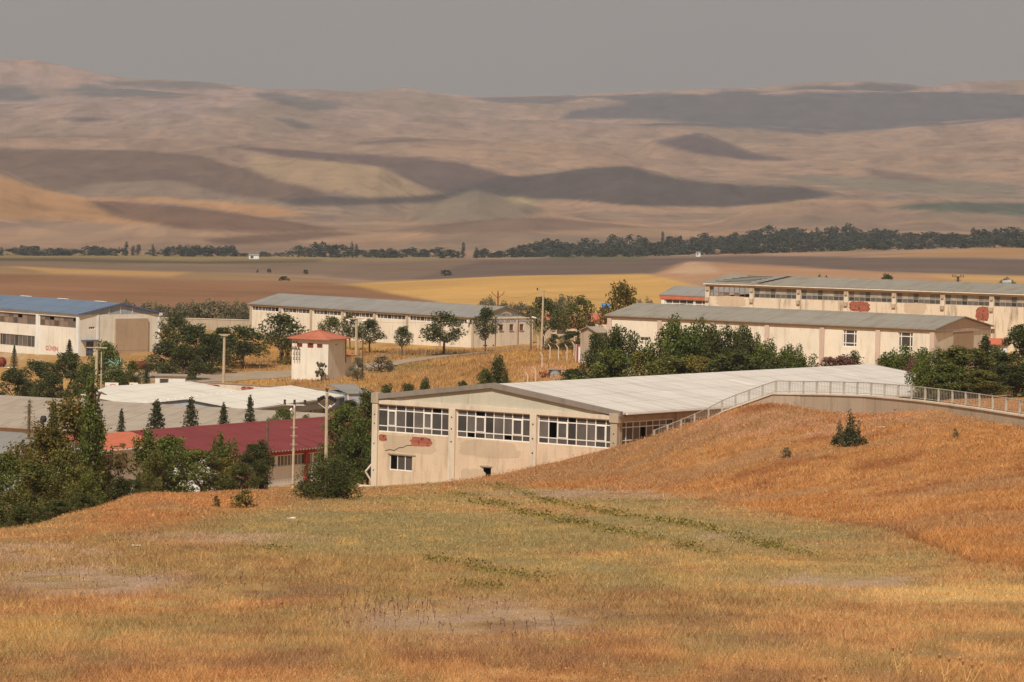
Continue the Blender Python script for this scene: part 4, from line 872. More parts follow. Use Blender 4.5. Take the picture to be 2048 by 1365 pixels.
def red_workshop():
    r = rootat('crimson_roofed_workshop', -28.9, 388.3, -33.5, (.55, .835), 'white workshop with crimson sheet roof, red pillars and a long strip of windows', 'building')
    L, W, ze, rise = 40, 20, 4.0, 1.8; hs = [(.6+k*5, 5.2+k*5, 2.35, 3.5) for k in range(8)]
    wall(r, 'wall', M['white'], 'y', 0, 0, L, -2, 3.5, hs)
    for h in hs: window(r, 'y', 0, *h, (.125, .25, .375, .5, .625, .75, .875), (), bar=.09, gm='glassd')
    part(r, 'fascia', M['redp'], (0, L, -.06, .25, 3.502, 3.95)); part(r, 'plinth', M['redp'], (0, L, -.08, -.002, -1.5, .25)); part(r, 'sill', M['wframe'], (.3, L, -.14, -.002, 2.22, 2.34))
    for k in (1, 3, 5, 7): column(r, M['redp'], 'y', 0, min(max(k*5+.3, .3), L-.3), .45, -1.5, 3.5, .18)
    part(r, 'downpipe', M['wframe'], (16.0, 16.12, -.3, -.19, .2, 3.5))
    for q in (('x', 0, .25, W), ('x', L-.25, .25, W), ('y', W-.25, .25, L-.25)): wall(r, 'wall', M['white'], *q, -2, 3.95)
    for at in (.0, L-.2): gable(r, M['white'], [(.02, 3.952), (W/2, ze+rise-.04), (W-.02, 3.952)], 'x', at)
    roof_profile(r, M['roofr'], [(-.6, ze-.1), (W/2, ze+rise), (W+.5, ze-.1)], 'x', -.4, L+.4, .12)
    b = MB()
    for k in range(79): b.box(-.3+k*.51, -.1+k*.51, -.66, -.602, ze-.09, ze+.02)
    b.build('roof_edge_trim', M['metal'], r)
    r = rootat('orange_roofed_office', -39.1, 382, -34, (.55, .835), 'white two-storey office with orange red roof and red corner pillar, half hidden by trees', 'building')
    L, W, ze = 9, 8, 5.4; hs = [(1, 4.2, 3.2, 4.9), (5.2, 8.4, 3.2, 4.9), (1, 4.2, .5, 2.2), (5.2, 8.4, .5, 2.2)]
    wall(r, 'wall', M['white'], 'y', 0, 0, L, -2, 5.3, hs)
    for h in hs: window(r, 'y', 0, *h, (.33, .66), (), bar=.1, gm='glass')
    hs = [(1.5, 4.0, .5, 2.2), (1.5, 4.0, 3.2, 4.7), (5.0, 7, 3.2, 4.7)]; wall(r, 'wall', M['white'], 'x', 0, .25, W, -2, 5.3, hs)
    for h in hs: window(r, 'x', 0, *h, (.5,), (), bar=.1, gm='glassd')
    wall(r, 'wall', M['white'], 'x', L-.25, .25, W, -2, 5.3); wall(r, 'wall', M['white'], 'y', W-.25, .25, L-.25, -2, 5.3)
    part(r, 'pillar', M['redp'], (-.3, .3, -.3, .3, -2, 5.28)); part(r, 'fascia', M['wframe'], (-.6, L+.3, -.75, -.62, 5.22, 5.36))
    roof_profile(r, M['orange'], [(-.6, 5.3), (W/2, 6.35), (W+.4, 5.3)], 'x', -.6, L+.3, .12); gable(r, M['white'], [(0, 5.3), (W/2, 6.3), (W, 5.3)], 'x', 0)
red_workshop()
# transformer tower
def tower():
    r = rootat('transformer_tower', -24.8, 540, -30.5, (.43, .90), 'square cream transformer tower with red tiled hip roof beside the road', 'building')
    W, D_, ze = 5.0, 5.6, 5.45; hs = [(.9, 1.75, 4.35, 4.85), (2.3, 3.2, 4.3, 4.95), (4.0, 4.85, 4.35, 4.85)]
    wall(r, 'wall', M['cream'], 'x', 0, 0, D_, -1.5, ze, hs); wall(r, 'wall', M['cream'], 'y', 0, .25, W, -1.5, ze); wall(r, 'wall', M['cream'], 'x', W-.25, .25, D_, -1.5, ze); wall(r, 'wall', M['cream'], 'y', D_-.25, .25, W-.25, -1.5, ze)
    for h in hs: window(r, 'x', 0, *h, (), (.5,), bar=.08, fm='rust', gm='rust', name='louvre')
    b = MB(); o = .5; c = [(-o, -o, ze), (W+o, -o, ze), (W+o, D_+o, ze), (-o, D_+o, ze)]; a = (W/2, D_/2, ze+1.15)
    b.hexa([(x, y, z-.001) for x, y, z in c], [(x, y, z+.1) for x, y, z in c]); c2 = [(x, y, z+.1) for x, y, z in c]
    for k in range(4): b.quad(c2[k], c2[(k+1) % 4], a)
    rf = b.build('roof', M['tile'], r)
    b = MB()
    for p in c2: b.tube(Vector(p)+Vector((0, 0, .03)), Vector(a)+Vector((0, 0, .03)), .07, .07, 5)
    b.build('hip_ridge', M['tile'], rf)
    part(r, 'downpipe', M['rframe'], (W-.1, W, -.12, -.01, 2.4, ze)); part(r, 'wall_plate', M['gframe'], (1.9, 2.5, -.03, -.002, 4.7, 4.85))
    b = MB()
    for k in range(3):
        y_ = D_-.5-k*.4
        for j in range(3): z = 4.1-j*.7; b.tube((-.02, y_, z), (-.35, y_, z-.1), .03); b.tube((-.35, y_, z-.1), (-.35, y_, z+.3), .06, .04)
        b.tube((-.3, y_, 2.6), (-.3, y_, 4.2), .018, .018, 4)
    b.build('insulator_bracket', M['insul'], r)
    b = MB()
    for k in range(3): b.tube((-.7, D_-.2-k*.45, 4.9), (-.7, D_-.2-k*.45, 5.2), .11, .08)
    b.tube((-.7, D_, 4.9), (-.7, D_-1.4, 4.9), .03, .03, 4); b.tube((-.7, D_-.5, 4.9), (0, D_-.5, 4.9), .03, .03, 4); b.build('insulator', M['insul'], r)
    # small annex
    part(r, 'annex', M['cream'], (W+.02, W+3.3, .9, 3.9, -1.5, 2.95)); part(r, 'annex_window', M['dark'], (W+1.2, W+1.9, .87, .898, 2.1, 2.7))
    b = MB(); b.hexa([(W-.1, .4, 2.96), (W+3.9, .4, 2.96), (W+3.9, 4.3, 3.5), (W-.1, 4.3, 3.5)], [(W-.1, .4, 3.1), (W+3.9, .4, 3.1), (W+3.9, 4.3, 3.64), (W-.1, 4.3, 3.64)]); b.build('annex_roof', M['tile'], r)
tower()
def box_house(name, px, D, top, base, wpx, dep, label, wm, rm, rise=.5, rz=0.1, over=.25, door=True, cat='building'):
    p = P(px, base, D); t = P(px, top, D); h = t.z-p.z-rise; w_ = wpx/F*D; r = empty(name, (p.x, p.y, p.z), rz, label, cat)
    hs = [(w_*.15, w_*.45, -.1 if door else .6, min(h*.8, 2))]; wall(r, 'wall', M[wm], 'y', 0, 0, w_, -1.5, h, hs); window(r, 'y', 0, *hs[0], (), (), bar=.08, gm='glassd', fm='gframe', name='door' if door else 'window')
    wall(r, 'wall', M[wm], 'x', 0, .25, dep, -1.5, h); wall(r, 'wall', M[wm], 'x', w_-.25, .25, dep, -1.5, h); wall(r, 'wall', M[wm], 'y', dep-.25, .25, w_-.25, -1.5, h)
    roof_profile(r, M[rm], [(-over, h), (dep/2, h+rise), (dep+over, h)], 'x', -over, w_+over, .08)
    if rise > .3: gable(r, M[wm], [(0, h), (dep/2, h+rise-.04), (dep, h)], 'x', 0); gable(r, M[wm], [(0, h), (dep/2, h+rise-.04), (dep, h)], 'x', w_-.2)
    return r
box_house('roadside_kiosk', 310, 528, 750, 780, 60, 3, 'small pale kiosk with dark opening behind the cream shed roof', 'white', 'greyc', .15, .03)
r = empty('red_framed_cabin', P(1154, 728, 492), 0.15, 'white metal cabin with red frame beside the hedge', 'cabin')
part(r, 'panel', M['white'], (.1, 3.0, 0.02, 2, -.3, 2.3)); part(r, 'frame', M['redp'], (-.08, .1, -.06, .1, -.4, 2.42), (.1, 3.1, -.06, .1, 2.22, 2.42), (3.0, 3.15, -.06, .1, -.4, 2.3)); part(r, 'bracket', M['black'], (.35, .5, -.05, .02, 2.0, 2.12), (.95, 1.2, -.05, .02, 1.95, 2.12))
box_house('terracotta_roofed_house', 1104, 640, 637, 668, 66, 7, 'low house with terracotta roof behind the street trees', 'beige', 'tile', 1.3, .25)
box_house('terracotta_roofed_house', 1168, 655, 630, 660, 50, 7, 'second terracotta roofed house, right of the first and closer to the blue tank', 'beige', 'tile', 1.2, -.1)
box_house('little_grey_roofed_shed', 1194, 470, 656, 700, 24, 4, 'little shed with pinkish grey roof against the left end of the beige hall', 'conc', 'roofg2', .6, .5)
box_house('orange_roofed_hut', 1984, 398, 680, 720, 30, 4, 'tiny hut with bright orange roof among the trees at right', 'white', 'orange', .5, .1)
box_house('white_farmhouse', 498, 2600, 508, 517, 20, 6, 'tiny white farmhouse in front of the far tree belt', 'white', 'roofg', 1.0, .1)
box_house('white_farm_shed', 1393, 2550, 504, 511, 8, 4, 'tiny white farm shed below the dense part of the far tree belt', 'white', 'roofg', .6, .1)
# blue grey outbuilding right of the white sheds
r = empty('grey_outbuilding', P(697, 840, 478), .35, 'small blue grey outbuilding at the right end of the cream sheds', 'building')
part(r, 'wall', M['bluegrey'], (0, 2.9, 0, 8, -2, 3.1)); roof_profile(r, M['roofg'], [(-.2, 3.1), (8.2, 3.7)], 'x', -.2, 3.2, .08); part(r, 'doorway', M['dark'], (.5, 1.2, -.03, -.002, -.5, 1.3)); part(r, 'trim', M['concw'], (-.15, -.002, -.05, .3, -2, 3.1))
# long walls
def ribbon_wall(name, a, b, h, th, mat, label, cap=None, cat='wall', patches=()):
    a = Vector(a); b = Vector(b); r = empty(name, a, math.atan2(b.y-a.y, b.x-a.x), label, cat); Lh = math.hypot(b.x-a.x, b.y-a.y); dz = b.z-a.z
    m = MB(); m.hexa([(0, 0, -h), (Lh, 0, dz-h), (Lh, th, dz-h), (0, th, -h)], [(0, 0, 0), (Lh, 0, dz), (Lh, th, dz), (0, th, 0)]); m.build('wall', M[mat], r)
    if cap: m = MB(); m.hexa([(-.1, -.08, .002), (Lh+.1, -.08, dz+.002), (Lh+.1, th+.08, dz+.002), (-.1, th+.08, .002)], [(-.1, -.08, .1), (Lh+.1, -.08, dz+.1), (Lh+.1, th+.08, dz+.1), (-.1, th+.08, .1)]); m.build('coping', M[cap], r)
    for k, (u0, u1) in enumerate(patches): patch(r, 'y', 0, u0*Lh, u1*Lh, dz*(u0+u1)/2-.75, dz*(u0+u1)/2-.15, seed=30+k)
ribbon_wall('boundary_wall', P(312, 636, 680), P(600, 644, 664), 2.2, .3, 'conc', 'long low concrete wall left of the cream workshop', 'concw')
ribbon_wall('parapet_wall', P(398, 765, 500), P(738, 786, 488), 1.6, .25, 'concw', 'low white parapet with crumbling orange brick behind the cream sheds', 'greyc', patches=((.04, .13), (.25, .33), (.40, .5), (.72, .86), (.88, .98)))
ribbon_wall('kerb_wall', P(-40, 1073, 136), P(105, 1056, 142), .5, .3, 'conc', 'low kerb wall at the left foot of the slope')
# ================================================================ retaining wall with railing
wp = [(1262, 900, 299), (1300, 887, 298), (1350, 868, 297), (1400, 847, 296), (1449, 821, 294), (1500, 803, 292), (1546, 786.5, 290), (1600, 787.5, 288), (1660, 788.5, 284), (1732, 791, 279), (1790, 796, 273), (1840, 801, 268), (1900, 808.5, 262), (1960, 817, 255), (2048, 831, 246), (2150, 850, 236), (2260, 874, 226)]
wpx_ = [q[0] for q in wp]; wp = [P(*q) for q in wp]
def retaining():
    r = empty('retaining_wall', wp[6], 0, 'curved concrete retaining wall around the top of the orange mound', 'wall'); o = wp[6]; b = MB(); c = MB()
    for a, d in zip(wp, wp[1:]):
        a = a-o; d = d-o; n = Vector((-(d.y-a.y), d.x-a.x, 0)).normalized()*.3
        lo = 2.6
        b.hexa([a-Vector((0, 0, lo)), d-Vector((0, 0, lo)), d+n-Vector((0, 0, lo)), a+n-Vector((0, 0, lo))], [a-Vector((0, 0, .1)), d-Vector((0, 0, .1)), d+n-Vector((0, 0, .1)), a+n-Vector((0, 0, .1))])
        k = n*.25; c.hexa([a-k-Vector((0, 0, .099)), d-k-Vector((0, 0, .099)), d+n+k-Vector((0, 0, .099)), a+n+k-Vector((0, 0, .099))], [a-k, d-k, d+n+k, a+n+k])
    b.build('wall', M['conc'], r); c.build('coping', M['concw'], r)
retaining()
def railing():
    r = empty('railing', wp[6]+Vector((0, 0, 0)), 0, 'weathered grey metal railing along the top of the curved retaining wall', 'railing'); o = wp[6]
    L = [0]
    for a, d in zip(wp, wp[1:]): L.append(L[-1]+(d-a).length)
    def at(s):
        s = min(max(s, 0), L[-1]-1e-4); i = max(j for j in range(len(L)-1) if L[j] <= s); t = (s-L[i])/(L[i+1]-L[i]); p = wp[i].lerp(wp[i+1], t); d = (wp[i+1]-wp[i]); n = Vector((-d.y, d.x, 0)).normalized(); return p+n*.15-o
    ss = [float(np.interp(q, wpx_, L)) for q in np.arange(1306, 2255, 27)]; n = len(ss)-1; H = .88; rl = MB()
    for k in range(n+1):
        s = ss[k]; p = at(s); b = MB(); b.box(p.x-.065, p.x+.065, p.y-.05, p.y+.05, p.z-.01, p.z+H+.04); b.build('post', M['rail'], r)
        if k < n:
            q = at(ss[k+1]); rl.tube(p+Vector((0, 0, H)), q+Vector((0, 0, H)), .032, .032, 5); rl.tube(p+Vector((0, 0, .12)), q+Vector((0, 0, .12)), .02, .02, 4)
            b = MB()
            for j in range(1, 9): t = p.lerp(q, j/9); b.tube(t+Vector((0, 0, .12)), t+Vector((0, 0, H)), .011, .011, 4, False)
            b.build('baluster_panel', M['rail'], r, fix=False)
    rl.build('handrail', M['rail'], r)
railing()
# ================================================================ poles
def pole(px, D, top, base, kind, label, r0=.17, lean=0, mat='pole', arm=None):
    a = P(px, base, D); b_ = P(px+lean, top, D); r = empty('utility_pole', a, 0, label, 'utility pole', 'utility poles'); H = b_-a; H.y = 0; b = MB()
    b.tube((0, 0, -1), H, r0*1.1, r0*.8, 8); b.build('shaft', M[mat], r)
    def ins(x, z, s=.1): i = MB(); i.tube((H.x+x, 0, z), (H.x+x, 0, z+s*1.6), s*.9, s*.5, 7); i.tube((H.x+x, 0, z+s*1.6), (H.x+x, 0, z+s*2.6), s*.9, s*.6, 7); i.build('insulator', M['insul'], r)
    def armf(z, w_, th=.06): i = MB(); i.box(H.x-w_, H.x+w_, -.3, -.3+th*2, z-th, z+th); i.build('crossarm', M[mat], r)
    def lamp(z, side): i = MB(); i.tube((H.x, 0, z), (H.x+side*1.0, -.3, z+.4), .04, .03, 5); i.build('lamp_arm', M['metal'], r); j = MB(); j.tube((H.x+side*.9, -.3, z+.4), (H.x+side*1.5, -.4, z+.55), .1, .14, 8); j.build('lamp', M['wframe'], r)
    z = H.z
    if kind == 'T': armf(z+.05, .75); armf(z-.1, .5)
    if kind == 'three':
        i = MB(); i.tube((H.x-.95, 0, z+.2), (H.x+1.0, 0, z+.2), .045, .045, 5); i.tube((H.x, 0, z-.2), (H.x, 0, z+.4), .08, .08, 6); i.build('crossarm', M['wframe'], r)
        for x in (-.86, .0, .92): ins(x, z+.28, .15)
        for k in (1, 2, 3): armf(z-.75*k*1.0-1.0, .32, .02); ins(-.05, z-.75*k-1.15, .09)
        lamp(z-.7, -.2)
    if kind == 'strain':
        for x, dz_ in ((-.75, -.62), (-.5, -.5), (-.3, -.42), (.3, -.42), (.5, -.5), (.75, -.62)): i = MB(); i.tube((H.x+x*.9, 0, z+dz_-.12), (H.x+x*1.0, -.1, z+dz_+.14), .17, .13, 7); i.build('insulator', M['black'], r)
        i = MB()
        for s in (-1, 1): i.tube((H.x, 0, z-1.5), (H.x+s*.75, 0, z-.95), .03, .03, 5)
        i.build('crossarm', M['wframe'], r); ins(0, z+.05, .12); ins(.1, z+.25, .07); ins(-.1, z+.25, .07); lamp(z-1.7, .25)
    if kind == 'arms': armf(z-.1, 1.3); armf(z-3.5, .7)
    if kind == 'lamps': armf(z+.02, 1.2); i = MB(); i.tube((H.x-.1, 0, z-.4), (H.x-1.1, 0, z+.1), .05, .05, 5); i.build('bracket', M['metal'], r); lamp(z-.7, -1); lamp(z-.7, 1)
    if kind == 'rust':
        for s in (-1, 1): i = MB(); i.tube((H.x, 0, z-1.0), (H.x+s*1.0, 0, z-.1), .05, .05, 5); i.build('crossarm', M['rust'], r); ins(s*1.0, z-.1, .09)
        ins(0, z, .09)
    if kind == 'street': lamp(z-4.6, -1.1); i = MB(); i.tube((H.x, 0, z-.2), (H.x-.9, 0, z-.1), .04, .04, 4); i.build('crossarm', M['metal'], r); ins(-.9, z-.1, .14)
    if kind == 'far':
        armf(z-.1, .95, .05); armf(z-.6, .6, .04)
        for x in (-.85, -.45, .45, .85): ins(x, z, .1)
    return r
pole(585, 352, 815, 1000, 'three', 'slender concrete pole with three upright insulators in front of the crimson roof', .125, 4)
pole(651, 356, 786, 1000, 'strain', 'thicker concrete pole with bunched dark insulators and a lamp, in front of the crimson roof', .165, 3)
pole(447, 535, 670, 762, 'T', 'thick concrete pole with short double crossbar beside the road left of the tower', .2, 2)
pole(713, 590, 638, 715, 'lamps', 'pale pole with wide crossbar behind the transformer tower', .22, 0)
pole(191, 500, 694, 805, 'arms', 'old pole with two crossbars in front of the blue roofed workshop', .2, 3)
pole(202, 502, 704, 800, 'plain', 'thin bare pole just right of the old double crossbar pole', .1, 1)
pole(996, 665, 585, 640, 'rust', 'rusty pylon with forked arms behind the long cream workshop', .13, 0, 'rust')
pole(1083, 590, 580, 690, 'street', 'tall concrete street lamp pole at the right end of the long cream workshop', .17, 4)
pole(1062, 592, 620, 700, 'plain', 'thin dark post between the workshop gable and the street lamp pole', .12, 0, 'bark')
pole(725, 535, 668, 742, 'plain', 'thin grey post right of the transformer tower', .09, 1, 'bark')
pole(533, 350, 838, 990, 'plain', 'thin weathered post against the middle of the crimson roof', .12, 2, 'bark')
pole(1916, 640, 553, 590, 'far', 'distant power pole with wide crossarms above the derelict hall roof', .25, 0, 'bark')
def wire(a, b, sag, label):
    m = MB(); a = Vector(a); b = Vector(b); n = 14; p = [a.lerp(b, k/n)-Vector((0, 0, sag*4*(k/n)*(1-k/n))) for k in range(n+1)]
    for k in range(n): m.tube(p[k]-a, p[k+1]-a, .012, .012, 3, False)
    o = m.build('power_cable', M['black'], fix=False); o.location = a; tag(o, label, 'cable', 'overhead cables')
for i, (dx, nm) in enumerate(((-42, 'left'), (0, 'middle'), (45, 'right'))):
    wire(P(588+dx*.85, 806, 352), P(640+dx*.5, 802, 356), .3, 'short overhead cable from the %s upright insulator to the thick pole' % nm)
for i, (z, nm) in enumerate(((886, 'upper'), (900, 'lower'))): wire(P(586, z-20, 352), P(850, z+20, 346), 1.0, '%s sagging cable running right across the crimson roof' % nm)
# ================================================================ tanks, signs, small things
wire(P(996, 588, 665), P(1083, 582, 590), .8, 'thin cable from the rusty pylon to the street lamp pole'); wire(P(1083, 582, 590), P(1480, 600, 560), 1.2, 'long thin cable from the street lamp pole over the beige hall')
wire(P(713, 640, 590), P(1083, 600, 590), 1.6, 'thin cable along the cream workshop between the pale pole and the street lamp pole'); wire(P(447, 671, 535), P(713, 640, 590), 1.0, 'thin cable from the crossbar pole over the tower to the pale pole'); wire(P(194, 698, 500), P(447, 671, 535), .9, 'thin cable from the old pole to the crossbar pole')
def tank(name, px, py, D, ln, rad, mat, ang, label, cat='tank', stripe=None):
    p = G(px, D); r = empty(name, (p.x, p.y, p.z+rad), ang, label, cat); b = MB(); b.tube((-ln/2, 0, 0), (ln/2, 0, 0), rad, rad, 20)
    b.tube((ln/2, 0, 0), (ln/2+.25, 0, 0), rad*.95, rad*.5, 20); b.tube((-ln/2-.25, 0, 0), (-ln/2, 0, 0), rad*.5, rad*.95, 20); b.build('shell', M[mat], r)
    b = MB()
    for k in (-.42, .42): b.tube((ln*k, 0, 0), (ln*k+.08, 0, 0), rad*1.03, rad*1.03, 20)
    b.build('band', M[stripe or 'rust'], r); part(r, 'cradle', M['conc'], (-ln*.3-.1, -ln*.3+.1, -rad*.7, rad*.7, -rad-.2, -rad*.75), (ln*.3-.1, ln*.3+.1, -rad*.7, rad*.7, -rad-.2, -rad*.75))
tank('green_tank', 222, 707, 566, 2.6, .85, 'green', .2, 'faded green cylindrical tank lying before the blue roofed workshop')
tank('rusty_tank', 282, 712, 566, 1.6, .55, 'rust', .1, 'short rusty tank lying right of the green tank')
tank('dark_red_drum', 1, 700, 578, 1.0, .7, 'rust', 1.2, 'dark red drum at the left edge before the white wall')
p = G(1110, 468); r = empty('corrugated_well_tank', (p.x, p.y, p.z), 0, 'low corrugated metal tank beside the fence posts', 'tank'); b = MB(); b.tube((0, 0, -.3), (0, 0, .75), .72, .72, 20); b.build('shell', M['metal'], r); b = MB()
for k in range(4): b.tube((0, 0, .05+k*.18), (0, 0, .1+k*.18), .75, .75, 20)
b.build('band', M['metal'], r); part(r, 'lid', M['greyc'], (-.9, 1.1, -.8, .8, .76, .84)); part(r, 'post', M['concw'], (1.0, 1.1, -.8, -.7, -.3, .76))
p = G(1091, 468); b = MB()
for _ in range(60):
    q = Vector((random.gauss(0, .45), random.gauss(0, .4), abs(random.gauss(.2, .25)))); d = Vector((random.gauss(0, .3), random.gauss(0, .3), random.gauss(0, .2))); b.tube(q, q+d, .04, .03, 4)
o = b.build('scrap_heap', M['rust'], fix=False); o.location = p; tag(o, 'brown heap of scrap and branches left of the corrugated tank', 'scrap heap')
# blue water tank on legs
p = G(1209, 520); t = P(1209, 606, 520); r = empty('raised_water_tank', p, 0, 'bright blue water tank on red legs behind the beige hall', 'water tank'); h = t.z-p.z-.85; b = MB(); b.tube((-.5, 0, h+.4), (.55, 0, h+.4), .42, .42, 16); b.build('tank', M['blue'], r)
for sx, sy in ((-.4, -.3), (.4, -.3), (-.4, .3), (.4, .3)): b = MB(); b.tube((sx*1.3, sy*1.3, 0), (sx, sy, h), .05, .05, 5); b.build('leg', M['redp'], r)
# signboards
def sign(name, px0, px1, y0, y1, D, label, fn):
    a = P(px0, y1, D); b_ = P(px1, y0, D); w_ = b_.x-a.x; h = b_.z-a.z; r = empty(name, (a.x, a.y, a.z), 0, label, 'signboard'); part(r, 'board', M['wframe'], (0, w_, 0, .08, 0, h)); part(r, 'post', M['metal'], (w_*.1, w_*.1+.08, .08, .16, -3, h*.9), (w_*.8, w_*.8+.08, .08, .16, -3, h*.9)); fn(r, w_, h)
def s1(r, w_, h):
    text(r, 'FLAŞÇAM', h*.44, 'y', 0, w_*.47, h*.22, M['black'], shear=.2, spacing=.85); b = MB(); n = 10
    for k in range(n):
        t0 = k/n; t1 = (k+1)/n; f = lambda t: (w_*(.35+.45*t), -.015, h*(.62+.14*math.sin(math.pi*t))); b.tube(f(t0), f(t1), .03, .03, 4)
    b.build('red_swoosh', M['redt'], r)
sign('white_signboard', 210, 237, 766, 779, 497, 'white signboard with dark lettering and a red swoosh', s1)
def s2(r, w_, h): b = MB(); b.prism([(w_*.12, h*.75), (w_*.75, h*.45), (w_*.3, h*.1)], lambda t, u, z: (u, t, z), -.012, 0); b.build('red_emblem', M['redp'], r)
sign('red_and_white_signboard', 259, 276, 766, 775, 498, 'small signboard with a red emblem right of the white one', s2)
# fence posts with bent tops
fps = [(1062, 700, 661, 0), (1076, 690, 600, 1), (1089, 690, 605, 1), (1094, 690, 598, 1), (1114, 691, 600, 1), (1149, 690, 600, 1), (1084, 742, 492, 1), (1100, 722, 520, 1), (1117, 724, 512, 1), (1134, 726, 508, 1), (1148, 718, 520, 1), (1071, 761, 462, 1), (1055, 766, 458, 1)]
fl = ['leaning against the workshop gable corner', 'just left of the street lamp pole', 'first right of the street lamp pole', 'close second right of the street lamp pole', 'before the dark shrubs', 'last of the back row, above the red framed cabin', 'bent, beside the scrap heap', 'behind the scrap heap', 'behind the corrugated tank', 'between the corrugated tank and the cabin', 'next to the red framed cabin', 'tallest, standing just above the pale roof ridge', 'half sunk behind the pale roof ridge, lowest of all']
for (px, py, D, k), l in zip(fps, fl):
    p = G(px, D); h = 22/F*D if py < 700 else 26/F*D; r = empty('fence_post', p, 0, 'white concrete fence post '+l, 'fence post', 'bent fence posts'); b = MB(); b.tube((0, 0, -.3), (0, 0, h), .075, .07, 4); b.tube((0, 0, h), (-.32, 0, h+.42), .07, .055, 4); b.build('shaft', M['concw'], r)
# pale scrap frame and pipe beside the hall corner
p = hit(733, 966, 300, 330); b = MB(); q = P(746, 926, 316)-p; m_ = P(731, 944, 316)-p; e_ = P(742, 962, 316)-p; b.tube(q, m_, .09, .09, 5); b.tube(m_, e_, .08, .08, 5); o = b.build('bent_pipe', M['concw']); o.location = p; tag(o, 'bent pale pipe leaning at the left corner of the hall', 'pipe')
p = hit(728, 968, 290, 325); b = MB(); b.hexa([(-.5, -.2, -.1), (.7, -.3, -.1), (.7, .4, -.1), (-.5, .4, -.1)], [(-.45, -.15, .18), (.65, -.25, .12), (.6, .3, .2), (-.4, .3, .22)]); o = b.build('concrete_slab', M['concw']); o.location = p; tag(o, 'pale slab lying on the ground left of the hall corner', 'slab')
p = P(87, 838, 405); b = MB(); b.tube((0, 0, -3.5), (0, 0, -.35), .08, .08, 6); b.tube((0, 0, -.35), (0, 0, 0), .28, .36, 12); b.tube((0, 0, 0), (0, 0, .3), .36, .22, 12); o = b.build('barrel_cowl', M['black']); o.location = p; tag(o, 'round black chimney cowl against the dusty grey roof', 'chimney cowl')
def rag(px, py, s, label, D0=60, D1=300):
    p = hit(px, py, D0, D1); b = MB(); n = 9
    for i in range(n):
        for j in range(5): b.v.append(((i/(n-1)-.5)*s*2+random.gauss(0, s*.06), (j/4-.5)*s+random.gauss(0, s*.06), .03+abs(random.gauss(0, s*.16))*(1-abs(j/2-1)*.6)))
    for i in range(n-1):
        for j in range(4): b.f.append((i*5+j, (i+1)*5+j, (i+1)*5+j+1, i*5+j+1))
    o = b.build('plastic_bag', M['litter'], fix=False); o.location = p; tag(o, label, 'litter', 'litter on the slope')
rag(582, 1040, .17, 'crumpled white plastic bag on the olive grass below the round bush'); rag(273, 1094, .12, 'flat white plastic scrap on the bare ground at left'); rag(1535, 847, .10, 'small white scrap near the top of the orange mound'); rag(1762, 856, .22, 'pale rag right of the dark juniper on the mound', 200, 260)
rag(70, 718, .9, 'white rubble bags before the wall with red letters', 480, 575); rag(85, 714, .6, 'smaller white bag right of the rubble bags before the wall', 480, 575); rag(22, 716, .9, 'pale green sheet among dry grass at the left edge', 480, 575)
# ================================================================ vegetation
PR = {}
def tubes_trunk(H, r0, limbs, fork, rnd, spread):
    b = MB(); top = Vector((rnd.gauss(0, .1), rnd.gauss(0, .1), fork)); b.tube((0, 0, -.4), top, r0, r0*.72, 8, False)
    for k in range(limbs):
        a = 2*math.pi*k/limbs+rnd.uniform(-.4, .4); m = top+Vector((math.cos(a)*spread*.4, math.sin(a)*spread*.4, (H-fork)*rnd.uniform(.3, .45))); e = m+Vector((math.cos(a+.3)*spread*.4, math.sin(a+.3)*spread*.4, (H-fork)*rnd.uniform(.25, .4)))
        s = top-Vector((0, 0, rnd.uniform(0, .25)*fork)); b.tube(s, m, r0*.5, r0*.32, 6, False); b.tube(m, e, r0*.32, r0*.12, 5, False)
    return b
def crown_mesh(name, cl, nleaf, lsize, mat, flat=.8):
    # cl: list of (x, y, z, radius); leaves sit mostly on the outside of each clump
    cl = np.array(cl); vol = cl[:, 3]**2; k = rng.choice(len(cl), nleaf, p=vol/vol.sum()); d = rng.normal(0, 1, (nleaf, 3)); d /= np.linalg.norm(d, axis=1)[:, None]
    r = cl[k, 3]*rng.uniform(.25, 1.0, nleaf)**.5*rng.choice([1, 1, 1, 1.25], nleaf); p = cl[k, :3]+d*r[:, None]*np.array([1, 1, flat])
    V, Fc = leafquads(p, np.full(nleaf, lsize)); return npmesh(name, V, Fc, mat)
